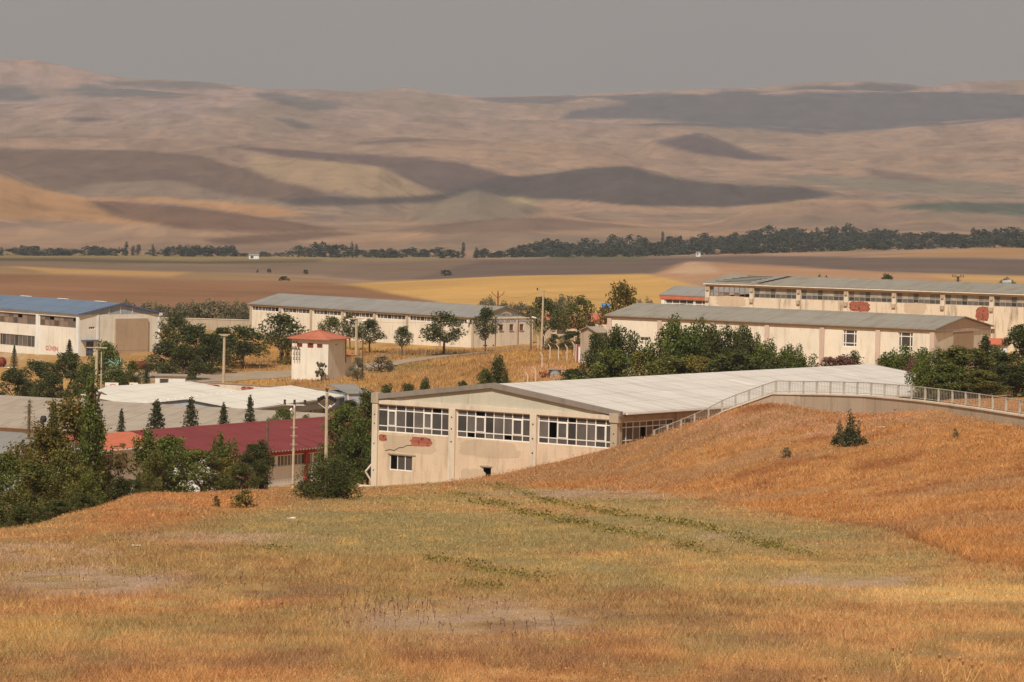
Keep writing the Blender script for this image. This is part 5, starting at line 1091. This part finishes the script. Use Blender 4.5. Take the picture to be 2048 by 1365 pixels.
def proto(key, kind, H, W, n, ls, mat, seed, trunk=True, fork=.3, limbs=5, barkm='bark'):
    rnd = random.Random(seed); cl = []; R = W/2
    if kind == 'broad' or kind == 'bushy':
        z0 = fork*H if kind == 'broad' else .06*H
        for _ in range(46):
            t = rnd.random(); z = z0+(H-z0)*(.08+.84*t); prof = math.sin(math.pi*min(1, max(.0, (.18+.8*t)))**.9)*.95 if kind == 'broad' else (1-t**2.2*.75)
            a = rnd.uniform(0, 2*math.pi); rr = R*prof*math.sqrt(rnd.uniform(.1, 1))*rnd.uniform(.75, 1.1); cl.append((math.cos(a)*rr, math.sin(a)*rr, z, W*rnd.uniform(.07, .15)))
        for _ in range(9): a = rnd.uniform(0, 2*math.pi); cl.append((math.cos(a)*R*.45*rnd.random(), math.sin(a)*R*.45*rnd.random(), H*rnd.uniform(.88, 1.0), W*rnd.uniform(.05, .09)))
    if kind == 'shoot':
        for _ in range(34): t = rnd.random()**1.2; a = rnd.uniform(0, 2*math.pi); rr = R*(1-.55*t)*math.sqrt(rnd.random()); cl.append((math.cos(a)*rr, math.sin(a)*rr, H*(.08+.62*t), W*rnd.uniform(.09, .15)))
        for _ in range(11):
            a = rnd.uniform(0, 2*math.pi); rr = R*.85*math.sqrt(rnd.random()); h = H*rnd.uniform(.72, 1.0)*(1-.25*(rr/R)); z = H*.5
            while z < h: cl.append((math.cos(a)*rr+rnd.gauss(0, .1), math.sin(a)*rr+rnd.gauss(0, .1), z, W*.10*(1.3-z/H*.6))); z += W*.07
    if kind == 'lush':
        for _ in range(44): t = rnd.random()**1.1; a = rnd.uniform(0, 2*math.pi); rr = R*(1-.5*t)*math.sqrt(rnd.random()); cl.append((math.cos(a)*rr, math.sin(a)*rr, H*(.06+.68*t), W*rnd.uniform(.09, .15)))
        for _ in range(9):
            a = rnd.uniform(0, 2*math.pi); rr = R*.75*math.sqrt(rnd.random()); h = H*rnd.uniform(.74, 1.0)*(1-.2*(rr/R)); z = H*.5
            while z < h: cl.append((math.cos(a)*rr+rnd.gauss(0, .12), math.sin(a)*rr+rnd.gauss(0, .12), z, W*.10*(1.4-z/H*.65))); z += W*.06
    if kind == 'palmy':
        for _ in range(26): t = rnd.random(); a = rnd.uniform(0, 2*math.pi); rr = R*(1-.3*t)*math.sqrt(rnd.random()); cl.append((math.cos(a)*rr, math.sin(a)*rr, H*(.3+.65*t), W*rnd.uniform(.06, .11)))
    if kind == 'poplar':
        for k in range(26): t = (k+.5)/26; rr = R*.55*(math.sin(math.pi*min(1, t*.92+.12))**.6); a = rnd.uniform(0, 2*math.pi); cl.append((math.cos(a)*rr*.6, math.sin(a)*rr*.6, H*(.08+.9*t), R*(.62 if t < .8 else .35)*rnd.uniform(.7, 1.1)))
    if kind == 'willow':
        for _ in range(34): t = rnd.random(); a = rnd.uniform(0, 2*math.pi); rr = R*math.sqrt(1-(t*.93)**2)*math.sqrt(rnd.uniform(.15, 1)); cl.append((math.cos(a)*rr, math.sin(a)*rr, H*(.05+.85*t), W*rnd.uniform(.08, .15)))
    if kind == 'dome':
        for _ in range(60): t = rnd.random()**1.3; a = rnd.uniform(0, 2*math.pi); rr = R*(1-t**3)**.5*math.sqrt(rnd.uniform(.1, 1))*.85; cl.append((math.cos(a)*rr, math.sin(a)*rr, H*(.1+.78*t), W*rnd.uniform(.1, .17)))
    if kind == 'conifer':
        pts = []; nt = 15
        for k in range(nt):
            t = k/(nt-1); z = H*(.07+.86*t); R0 = R*(1-t)**.85+.03*W
            for j in range(9):
                a = 2*math.pi*j/9+k*.7+rnd.uniform(-.2, .2); rr = R0*rnd.uniform(.75, 1.12)
                for s in np.linspace(.15, 1, 9): pts.append((math.cos(a)*rr*s+rnd.gauss(0, .04), math.sin(a)*rr*s+rnd.gauss(0, .04), z-rr*.28*s*s+rr*.08*s+rnd.gauss(0, .05)))
        for k in range(12): pts.append((rnd.gauss(0, .02), rnd.gauss(0, .02), H*(.9+.1*k/12)))
        pts = np.array(pts); pts = np.repeat(pts, max(1, n//len(pts)), 0)+rng.normal(0, .05*W/2, (len(pts)*max(1, n//len(pts)), 3)); V, Fc = leafquads(pts, np.full(len(pts), ls)); cm = npmesh('crown', V, Fc, M[mat])
    else: cm = crown_mesh('crown', cl, n, ls, M[mat], 1.0 if kind != 'poplar' else 1.6)
    tb = tubes_trunk(H*(.85 if kind != 'conifer' else .95), H*.018+.04, limbs if kind != 'conifer' else 0, H*fork if kind not in ('conifer', 'poplar') else H*.9, rnd, R)
    co_ = np.empty(len(cm.vertices)*3, np.float32); cm.vertices.foreach_get('co', co_); co_ = co_.reshape(-1, 3)
    w_ = np.percentile(co_[:, 0], 98.5)-np.percentile(co_[:, 0], 1.5); PR[key] = (cm, tb.mesh('trunk', M[barkm], True), float(np.percentile(co_[:, 2], 99.6)), float(w_))
for s in range(3): proto('street%d' % s, 'broad', 6, 5.4, 3400, .13, 'lf_dark', 100+s, fork=.34)
for s in range(3): proto('bushy%d' % s, 'bushy', 7, 5.5, 7500, .115, 'lf_dark', 110+s, fork=.25)
for s in range(3): proto('shoot%d' % s, 'shoot', 7, 5, 6500, .12, 'lf_mid', 120+s, fork=.3)
for s in range(3): proto('lush%d' % s, 'lush', 7, 6, 9500, .115, 'lf_mid', 125+s, fork=.3)
for s in range(2): proto('big%d' % s, 'broad', 9, 7, 11000, .11, 'lf_brown', 130+s, fork=.12, limbs=7)
for s in range(2): proto('bush%d' % s, 'dome', 2.6, 3.2, 13000, .05, 'lf_dark', 140+s, fork=.2)
for s in range(2): proto('willow%d' % s, 'willow', 4, 6, 3000, .17, 'lf_grey', 150+s, fork=.3)
for s in range(2): proto('conifer%d' % s, 'conifer', 7, 3.8, 5200, .10, 'lf_con', 160+s)
proto('bare', 'conifer', 7, 3.4, 1250, .05, 'lf_brown', 170)
for s in range(2): proto('column%d' % s, 'poplar', 8, 2.4, 5200, .10, 'lf_mid', 220+s)
for s in range(3): proto('poplar%d' % s, 'poplar', 14, 4, 420, .50, 'lf_far', 180+s)
for s in range(4): proto('far%d' % s, 'willow', 10, 10, 700, .60, 'lf_far', 190+s, fork=.2)
proto('palmy', 'palmy', 2.0, 1.6, 1500, .10, 'lf_grey', 200, fork=.3)
for s in range(2): proto('small%d' % s, 'bushy', 1.0, 1.0, 900, .045, 'lf_olive', 210+s, fork=.2)
def plant(key, x, y, z, H, W, mat=None, name='broadleaf_tree', label=None, cat='tree', group=None, rz=None, bark=True):
    cm, tm, h0, w0 = PR[key]; r = empty(name, (x, y, z), rz if rz is not None else random.uniform(0, 6.28), label, cat, group); r.scale = (W/w0, W/w0, H/h0)
    c = linkobj('crown', cm, r)
    if mat: c.material_slots[0].link = 'OBJECT'; c.material_slots[0].material = M[mat]
    if bark: linkobj('trunk', tm, r)
    return r
def tree(key, px, D, top, wpx, mat, label, name='broadleaf_tree', cat='tree', group=None):
    p = G(px, D); t = P(px, top, D); return plant(key, p.x, D, p.z-.05, max(.4, t.z-p.z), wpx/F*D, mat, name, label, cat, group)
TL = [
 # front left mass
 ('big0', 140, 268, 800, 165, 'lf_brown', 'big tree with rusty yellow seed clusters in front of the dusty grey roof'), ('column0', 182, 262, 748, 42, 'lf_mid', 'narrow green tree rising beside the old double crossbar pole'),
 ('big1', 95, 262, 845, 120, 'lf_brown', 'lower rusty yellow tree at the left side of the big seed-bearing tree'), ('big0', 178, 266, 832, 80, 'lf_olive', 'olive tree at the right side of the big seed-bearing tree'),
 ('bushy0', 12, 250, 905, 110, 'lf_mid', 'dense green tree touching the left edge below the lean-to'), ('bushy1', 70, 238, 925, 110, 'lf_olive', 'olive tree second from the left edge, before the lean-to'),
 ('bushy2', 130, 245, 900, 100, 'lf_olive', 'olive green tree under the seed-bearing tree'), ('bushy0', 175, 238, 942, 70, 'lf_mid', 'green tree before the red corner pillar of the office'),
 ('column1', 240, 245, 952, 36, 'lf_dark', 'dark slender tree in front of the office windows'), ('bushy1', 262, 252, 958, 54, 'lf_dark', 'low dark tree at the foot of the orange grass rim'),
 ('bushy2', -60, 250, 890, 130, 'lf_mid', 'green tree partly cut off by the left edge'), ('bushy0', 40, 205, 1010, 90, 'lf_dark', 'low dark shrub mass above the kerb wall'), ('bushy2', 115, 206, 1000, 80, 'lf_dark', 'low dark shrubs right of the kerb wall'),
 ('bushy1', 165, 215, 985, 70, 'lf_dark', 'low dark shrubs in the shade below the olive tree'),
 ('shoot2', 318, 288, 862, 95, 'lf_mid', 'leafy green tree right of the office hiding the roof corner'), ('bushy2', 350, 292, 875, 110, 'lf_mid', 'broad mid green tree before the left end of the crimson roof'), ('bushy0', 306, 285, 900, 74, 'lf_olive', 'olive tree just right of the white office wall'),
 ('shoot0', 443, 305, 868, 42, 'lf_mid', 'small round-topped green tree against the crimson roof'), ('bushy1', 400, 300, 900, 90, 'lf_olive', 'olive tree below the crimson roof edge'), ('bushy0', 445, 302, 915, 80, 'lf_yell', 'yellowing tree under the small round-topped one'),
 ('bushy2', 500, 305, 888, 60, 'lf_dark', 'dark tree left of the thin weathered post'), ('column1', 522, 308, 880, 40, 'lf_dark', 'narrow dark tree touching the thin weathered post'), ('bushy0', 480, 300, 925, 75, 'lf_olive', 'low olive tree before the red plinth'),
 ('bushy1', 690, 362, 812, 95, 'lf_mid', 'broad green tree at the right end of the crimson roof'), ('bushy2', 725, 345, 838, 75, 'lf_mid', 'green tree filling the gap left of the hall corner'), ('bushy0', 700, 345, 870, 90, 'lf_dark', 'dark tree behind the round bush'),
 ('bushy1', 735, 350, 782, 70, 'lf_dark', 'dark tree top above the left corner of the hall'), ('bushy0', 770, 420, 770, 70, 'lf_dark', 'dark tree just behind the left slope of the hall roof'), ('bushy2', 812, 425, 768, 50, 'lf_dark', 'low dark tree top second behind the hall roof slope'),
 ('street0', 847, 424, 757, 34, 'lf_dark', 'small round tree top behind the hall roof slope'), ('bushy0', 925, 430, 762, 50, 'lf_dark', 'low shrub top showing behind the grey gable edge'),
 ('column0', 994, 445, 711, 36, 'lf_dark', 'pointed dark tree above the apex of the hall gable'), ('bushy1', 968, 443, 738, 46, 'lf_olive', 'lower olive shrub left of the pointed tree above the gable apex'), ('bushy0', 1010, 440, 745, 30, 'lf_dark', 'low shrub right of the pointed tree above the gable apex'),
 # hedge behind the pale roof
 ('bushy1', 1150, 405, 738, 70, 'lf_dark', 'low dark bush at the left end of the hedge'), ('bushy0', 1190, 410, 668, 62, 'lf_dark', 'tall dark tree right of the red framed cabin'), ('shoot1', 1235, 404, 655, 66, 'lf_dark', 'dark spiky tree before the left end of the beige hall'),
 ('bushy2', 1215, 400, 700, 90, 'lf_mid', 'green bush below the dark trees at the left of the hedge'), ('shoot0', 1345, 398, 640, 76, 'lf_mid', 'tallest spiky green tree in the hedge before the beige hall'), ('shoot2', 1385, 402, 640, 56, 'lf_mid', 'narrow green tree just right of the tallest hedge tree'),
 ('bushy0', 1290, 398, 700, 80, 'lf_yell', 'yellow-leaved bush low in the hedge left of the tallest tree'), ('bushy1', 1340, 392, 712, 100, 'lf_olive', 'olive bush under the tallest hedge tree'), ('bushy2', 1390, 392, 712, 70, 'lf_yell', 'yellowish bush right below the tallest hedge tree'),
 ('bushy0', 1425, 398, 672, 60, 'lf_dark', 'dark bush between the two tall hedge trees'), ('shoot1', 1455, 396, 651, 70, 'lf_dark', 'dark spiky hedge tree right of the tallest one'), ('shoot2', 1487, 398, 656, 44, 'lf_olive', 'thin olive tree touching the dark spiky hedge tree'),
 ('bushy1', 1470, 390, 700, 90, 'lf_dark', 'dark bush under the second tall hedge tree'), ('shoot0', 1530, 392, 684, 62, 'lf_mid', 'green hedge tree with loose top, third tall from the right end'), ('shoot2', 1566, 392, 692, 40, 'lf_mid', 'small green hedge tree second from the right end'), ('shoot1', 1592, 390, 694, 48, 'lf_mid', 'last green tree at the right end of the hedge'),
 ('bushy0', 1550, 386, 718, 90, 'lf_dark', 'low dark bush at the right end of the hedge'),
 ('bushy1', 1675, 385, 712, 74, 'lf_purp', 'purple-leaved bush behind the pale roof ridge'), ('column1', 1706, 386, 702, 26, 'lf_olive', 'thin yellow green shoot right of the purple bush'), ('shoot2', 1800, 378, 694, 62, 'lf_mid', 'green tree under the right tall white window of the beige hall'), ('bushy2', 1772, 380, 716, 56, 'lf_olive', 'olive bush left of the tree under the right white window'), ('bushy0', 1825, 376, 718, 40, 'lf_purp', 'small reddish bush right of the tree under the right white window'),
 ('shoot1', 1880, 337, 697, 74, 'lf_mid', 'leafy green tree left of the mass at the far end of the pale roof'), ('shoot0', 1846, 332, 722, 42, 'lf_mid', 'small green tree hiding the far end of the pale roof'), ('bushy1', 1925, 336, 694, 96, 'lf_olive', 'broad olive green tree right of the pale roof'), ('bushy0', 1895, 333, 728, 90, 'lf_mid', 'low green bush under the leafy tree at the roof end'),
 ('conifer0', 1968, 352, 672, 46, 'lf_dark', 'dark conifer rising beside the orange hut'), ('bushy2', 1998, 345, 705, 80, 'lf_dark', 'dark tree before the orange hut'), ('bushy0', 2036, 350, 650, 84, 'lf_dark', 'tall dark tree cut by the right edge'), ('bushy1', 1960, 333, 740, 70, 'lf_olive', 'olive bush in front of the dark conifer'),
 ('bushy1', 2030, 335, 730, 90, 'lf_dark', 'low dark tree at the right edge above the orange grass'), ('bushy2', 2110, 345, 660, 110, 'lf_dark', 'dark tree just outside the right edge'), ('street1', 1990, 356, 690, 40, 'lf_olive', 'pale olive shrub between the dark conifer and the tall dark tree'),
 # mid left group
 ('street0', 350, 590, 626, 60, 'lf_dark', 'dark tree top behind the right end of the blue roofed workshop'), ('bushy0', 330, 552, 682, 86, 'lf_dark', 'dark spreading tree right of the rusty tank'), ('bushy1', 385, 560, 650, 84, 'lf_dark', 'large dark tree between the blue roofed workshop and the crossbar pole'), ('bushy2', 425, 557, 668, 76, 'lf_dark', 'dark tree just left of the crossbar pole'),
 ('street1', 485, 566, 652, 90, 'lf_dark', 'round dark tree right of the crossbar pole over the road'), ('bushy0', 365, 545, 690, 80, 'lf_dark', 'low dark tree shading the road edge'), ('street2', 562, 573, 627, 92, 'lf_dark', 'round dark tree with bare trunk left of the transformer tower'), ('small0', 574, 571, 672, 28, 'lf_yell', 'dry yellow bush against the tower tree trunk'),
 ('bushy2', 450, 572, 655, 60, 'lf_dark', 'dark tree behind the top of the crossbar pole'),
 ('street0', 662, 612, 633, 56, 'lf_olive', 'olive tree behind the tower roof'), ('street1', 700, 608, 626, 40, 'lf_dark', 'dark tree behind the lamp pole'), ('street2', 740, 600, 638, 56, 'lf_dark', 'dark street tree just right of the pale lamp pole'),
 ('street0', 805, 590, 652, 38, 'lf_dark', 'small street tree before the cream wall, leftmost by the road bend'), ('street1', 887, 588, 623, 74, 'lf_dark', 'broad street tree before the middle of the cream workshop'), ('street2', 971, 596, 614, 48, 'lf_dark', 'upright street tree at the corner of the cream workshop'),
 ('street0', 1087, 612, 595, 74, 'lf_dark', 'dark round tree behind the street lamp pole'), ('street1', 1155, 616, 592, 76, 'lf_olive', 'brownish tree right of the street lamp pole'), ('street2', 1243, 500, 565, 72, 'lf_brown', 'rusty brown tree beside the blue water tank'),
 ('bushy0', 1108, 575, 668, 42, 'lf_dark', 'dark shrub behind the back row of fence posts'), ('bushy1', 1145, 572, 662, 60, 'lf_dark', 'second dark shrub behind the back row of fence posts'), ('bushy2', 1178, 540, 664, 50, 'lf_dark', 'dark shrub above the red framed cabin'),
 # scrub lower left
 ('bushy0', 25, 506, 738, 90, 'lf_dark', 'dark scrub at the left edge above the dusty roof'), ('bushy1', 75, 510, 722, 80, 'lf_dark', 'dark scrub below the letters on the white wall'), ('bushy2', 128, 506, 706, 84, 'lf_dark', 'tallest dark scrub tree below the blue roofed workshop'), ('bushy0', 170, 504, 728, 70, 'lf_mid', 'green scrub around the old double crossbar pole'),
 ('conifer1', 138, 560, 680, 24, 'lf_con', 'small conifer against the white wall right of the letters'), ('conifer0', 28, 566, 690, 14, 'lf_con', 'tiny conifer before the lower windows of the white wall'), ('street0', 210, 512, 683, 60, 'lf_mid', 'slender tree with yellow green crown before the green tank'),
 ('bushy1', 232, 508, 738, 50, 'lf_mid', 'green shrub behind the white signboard'), ('bushy2', 262, 510, 722, 44, 'lf_olive', 'olive shrub behind the red and white signboard'), ('conifer1', 292, 515, 733, 22, 'lf_con', 'small dark conifer left of the kiosk'), ('bushy0', 100, 500, 745, 80, 'lf_dark', 'low dark scrub second above the dusty roof'),
 ('bushy1', 715, 535, 715, 30, 'lf_grey', 'low grey shrub beside the tower annex'), ('small1', 762, 552, 712, 56, 'lf_grey', 'sparse grey green shrub by the road right of the tower'),
]
for key, px, D, top, wpx, mat, lab in TL:
    if 1140 < px < 2100 and 330 < D < 420: wpx *= 1.4
    elif px < 760 and D < 400: wpx *= 1.06
    elif px < 520 and D < 600: wpx *= 1.12
    if key.startswith('shoot') and 1140 < px < 2100 and D < 420 and wpx > 80: key = 'lush'+key[-1]
    nm = 'broadleaf_tree' if not key.startswith(('conifer',)) else 'conifer_tree'; ct = 'tree'
    if 'bush' in lab or 'shrub' in lab or 'scrub' in lab: nm, ct = 'bush', 'bush'
    tree(key, px, D, top, wpx, mat, lab, nm, ct)
for px, top, w_, key, lab in ((57, 797, 40, 'bare', 'half bare conifer with brown needles at the left of the row'), (105, 803, 34, 'conifer0', 'conifer partly behind the seed-bearing tree'), (241, 820, 24, 'conifer1', 'small conifer right of the seed-bearing tree'), (311, 803, 44, 'conifer0', 'bushy conifer before the dusty grey roof, left of the largest'),
    (380, 797, 42, 'conifer1', 'largest conifer before the cream shed roofs'), (445, 809, 30, 'conifer0', 'short conifer between the largest and the sparse one'), (498, 793, 30, 'conifer1', 'sparse conifer with thin top at the right end of the row')):
    tree(key, px, 412, top, w_*1.45, None, lab, 'conifer_tree', 'tree', 'row of small conifers')
tree('bushy2', 560, 430, 818, 70, 'lf_mid', 'green bush before the blue grey wall of the cream sheds', 'bush', 'bush'); tree('bushy0', 610, 428, 830, 40, 'lf_mid', 'pale flecked bush between the two front poles', 'bush', 'bush'); tree('bushy1', 700, 450, 800, 60, 'lf_dark', 'dark bush hiding the corner of the grey outbuilding', 'bush', 'bush')
def onground(key, px, py, D0, D1, top, wpx, mat, label, name='bush', cat='bush'):
    p = hit(px, py, D0, D1); t = P(px, top, p.y); plant(key, p.x, p.y, p.z-.05, t.z-p.z, wpx/F*p.y, mat, name, label, cat)
onground('bush0', 656, 1000, 120, 250, 914, 112, 'lf_dark', 'large round dark bush standing alone at the rim of the field')
onground('small0', 490, 1016, 120, 230, 978, 52, 'lf_olive', 'small yellow green bush left of the large round bush'); onground('small1', 432, 1014, 120, 230, 990, 16, 'lf_dark', 'tiny dark plant left of the yellow green bush')
onground('small1', 1572, 916, 150, 280, 893, 24, 'lf_grey', 'tiny grey seedling on the orange mound'); onground('small0', 1910, 880, 180, 260, 855, 16, 'lf_grey', 'thin grey weed near the right of the mound')
onground('palmy', 642, 762, 525, 539, 724, 26, 'lf_grey', 'spiky grey green plant at the foot of the transformer tower')
def juniper():
    p = hit(1697, 893, 150, 275); s = p.y/F; cl = []
    def lobe(x, w_, y0, y1):
        n = 12
        for k in range(n): t = k/(n-1); cl.append((x*s+random.gauss(0, 1.5)*s, random.gauss(0, 4)*s, (y0+(y1-y0)*t)*s, w_*s*(1-t*.72)))
    lobe(3, 17, 8, 72); lobe(-18, 12, 6, 52); lobe(19, 11, 6, 50); lobe(-28, 9, 6, 18); lobe(30, 7, 8, 18); lobe(0, 22, 6, 30)
    m = crown_mesh('crown', cl, 5200, .055, M['lf_con']); r = empty('juniper_bush', p, 0, 'dark juniper bush with three pointed tops on the orange mound', 'bush'); linkobj('crown', m, r); b = MB(); b.tube((0, 0, -.2), (.05, 0, 1.4), .07, .03, 6); b.build('trunk', M['bark'], r)
juniper()
# grey green willows behind the workshops
for i, (px, D, top, w_, lab) in enumerate(((268, 715, 602, 60, 'leftmost, behind the blue roof gable'), (305, 725, 606, 50, 'second from left'), (345, 720, 612, 50, 'behind the dark tree right of the blue roof'), (378, 718, 603, 56, 'in the middle of the row above the low wall'), (425, 725, 600, 66, 'broad one right of the middle'), (470, 720, 602, 56, 'last before the cream workshop'), (500, 735, 612, 40, 'peeping over the left end of the cream workshop'),
    (975, 720, 593, 34, 'left of the rusty pylon'), (1012, 740, 603, 40, 'right of the rusty pylon'), (1045, 745, 605, 40, 'above the lettered gable'), (1128, 745, 590, 36, 'behind the brownish tree'), (1290, 700, 597, 34, 'left of the orange trimmed building'))):
    tree('willow%d' % (i % 2), px, D, top, w_*1.15, None, 'grey green willow bush, '+lab, 'willow_bush', 'bush', 'willow bushes along the stream')
tree('bushy0', 1772, 700, 549, 50, 'lf_dark', 'dark tree top above the middle of the derelict hall roof'); tree('bushy1', 2012, 640, 558, 60, 'lf_grey', 'grey tree top above the derelict hall roof at right'); tree('small0', 1638, 720, 550, 20, 'lf_dark', 'small bush top above the left of the derelict hall roof', 'bush', 'bush'); tree('small1', 1652, 720, 552, 12, 'lf_dark', 'second tiny bush top above the derelict hall roof', 'bush', 'bush')
r = empty('roof_cowl', P(2012, 568, 535), 0, 'grey metal cowl on the derelict hall roof at right', 'cowl'); b = MB(); b.tube((0, 0, -.5), (0, 0, .1), .3, .3, 10); b.tube((-.5, 0, .15), (.7, 0, .25), .28, .35, 10); b.build('hood', M['metal'], r)
for px, base, top, w_, lab in ((893, 552, 540, 22, 'round bush above the golden field'), (538, 546, 537, 8, 'small bush left of a pair on the brown slope'), (612, 549, 539, 10, 'small bush right of a pair on the brown slope'), (569, 562, 555, 20, 'wide low bush on the brown slope'), (515, 546, 541, 5, 'tiniest bush on the brown slope')):
    p = hit(px, base, 900, 2600); plant('far0' if w_ > 9 else 'far1', p.x, p.y, p.z-.1, max(1.5, P(px, top, p.y).z-p.z), w_/F*p.y, None, 'bush', lab, 'bush')
# far belt of trees
hx = [-200, 0, 100, 180, 240, 350, 360, 460, 470, 575, 590, 720, 740, 1000, 1060, 1130, 1300, 1450, 1560, 1700, 1830, 1850, 1900, 2048, 2200]
hy = [500, 499, 496, 492, 494, 488, 487, 488, 506, 504, 489, 491, 500, 496, 484, 484, 474, 470, 456, 455, 462, 474, 462, 460, 464]
by = [511, 509, 508, 510, 511, 512, 513, 513, 513, 514, 515, 515, 512, 512, 512, 513, 512, 505, 502, 496, 494, 492, 490, 488, 488]
px_l = lambda q: q < 1040
cnt = 0; pxs = -150.0
while pxs < 2150 and cnt < 298:
    top = np.interp(pxs, hx, hy); base = np.interp(pxs, hx, by); thick = base-top; layers = 1 if px_l(pxs) else (3 if 1420 < pxs < 1850 else 2)
    for l in range(layers):
        px = pxs+random.uniform(-9, 9); D = 2750+l*260+random.uniform(-60, 60) if px > 900 else 2850+l*120+random.uniform(-40, 40)
        tp = base-(thick)*(l+1)/layers+random.uniform(-3, 4); p = G(px, D); z = P(px, tp, D).z-p.z
        if 470 < px < 575: z = min(z, 5)
        z = min(max(z*random.choice((.7, .9, 1.0, 1.1, 1.25)), 3.0), 21)
        pop = random.random() < (.45 if (200 < px < 350 or 590 < px < 720) else .14)
        key = 'poplar%d' % random.randrange(3) if pop else 'far%d' % random.randrange(4); W = (random.uniform(2.6, 4.2) if pop else random.uniform(13, 22))*min(1, z/7+.2)
        plant(key, p.x, D, p.z-.2, z*(1.12 if pop else 1), W, None, 'poplar_tree' if pop else 'broadleaf_tree', 'slim poplar in the far tree belt' if pop else 'rounded dark tree in the far tree belt', 'tree', 'poplars of the far tree belt' if pop else 'rounded trees of the far tree belt', bark=False); cnt += 1
    pxs += 18 if pxs < 1040 else 15.0
# dry thistles in the foreground
def thistle(px, py, hpx, label, seed):
    rnd = random.Random(seed); p = hit(px, py, 28, 60); s = p.y/F; H = hpx*s; r = empty('dry_thistle', p, 0, label, 'thistle', 'dry thistles'); b = MB(); q = Vector((0, 0, -.1)); tip = []
    m = Vector((-H*.25, 0, H*.6)); b.tube(q, m, .008, .006, 6)
    for dx, dz in ((-.18, 1.0), (.12, .88), (.42, .95)):
        e = Vector((H*dx-H*.15, rnd.gauss(0, .03), H*dz)); st = q.lerp(m, rnd.uniform(.55, 1)); b.tube(st, e, .005, .0035, 5); tip.append(e)
    for e in tip:
        hd = MB(); hd.tube(e, e+Vector((0, 0, .035)), .008, .018, 7); hd.tube(e+Vector((0, 0, .035)), e+Vector((0, 0, .05)), .018, .008, 7)
        for k in range(9): a = k*.7; d = Vector((math.cos(a)*.032, math.sin(a)*.032, .03)); hd.tube(e+Vector((0, 0, .02)), e+d, .004, .001, 3, False)
        hd.build('seed_head', M['head'], r, fix=False)
    b.build('stem', M['stalk2'], r, fix=False)
M['stalk2'] = plain('straw_stem', L3(222, 176, 112), .8, .15, 5); M['head'] = plain('thistle_head', L3(186, 134, 92), .9, .3, 8)
thistle(1900, 1385, 66, 'tallest dry thistle with forked straw stem in the foreground at right', 1); thistle(1805, 1365, 60, 'upright dry thistle left of the tallest one', 2); thistle(1945, 1392, 62, 'dry thistle leaning right beside the tallest one', 3); thistle(1640, 1400, 40, 'short pale thistle cut by the bottom edge', 4)
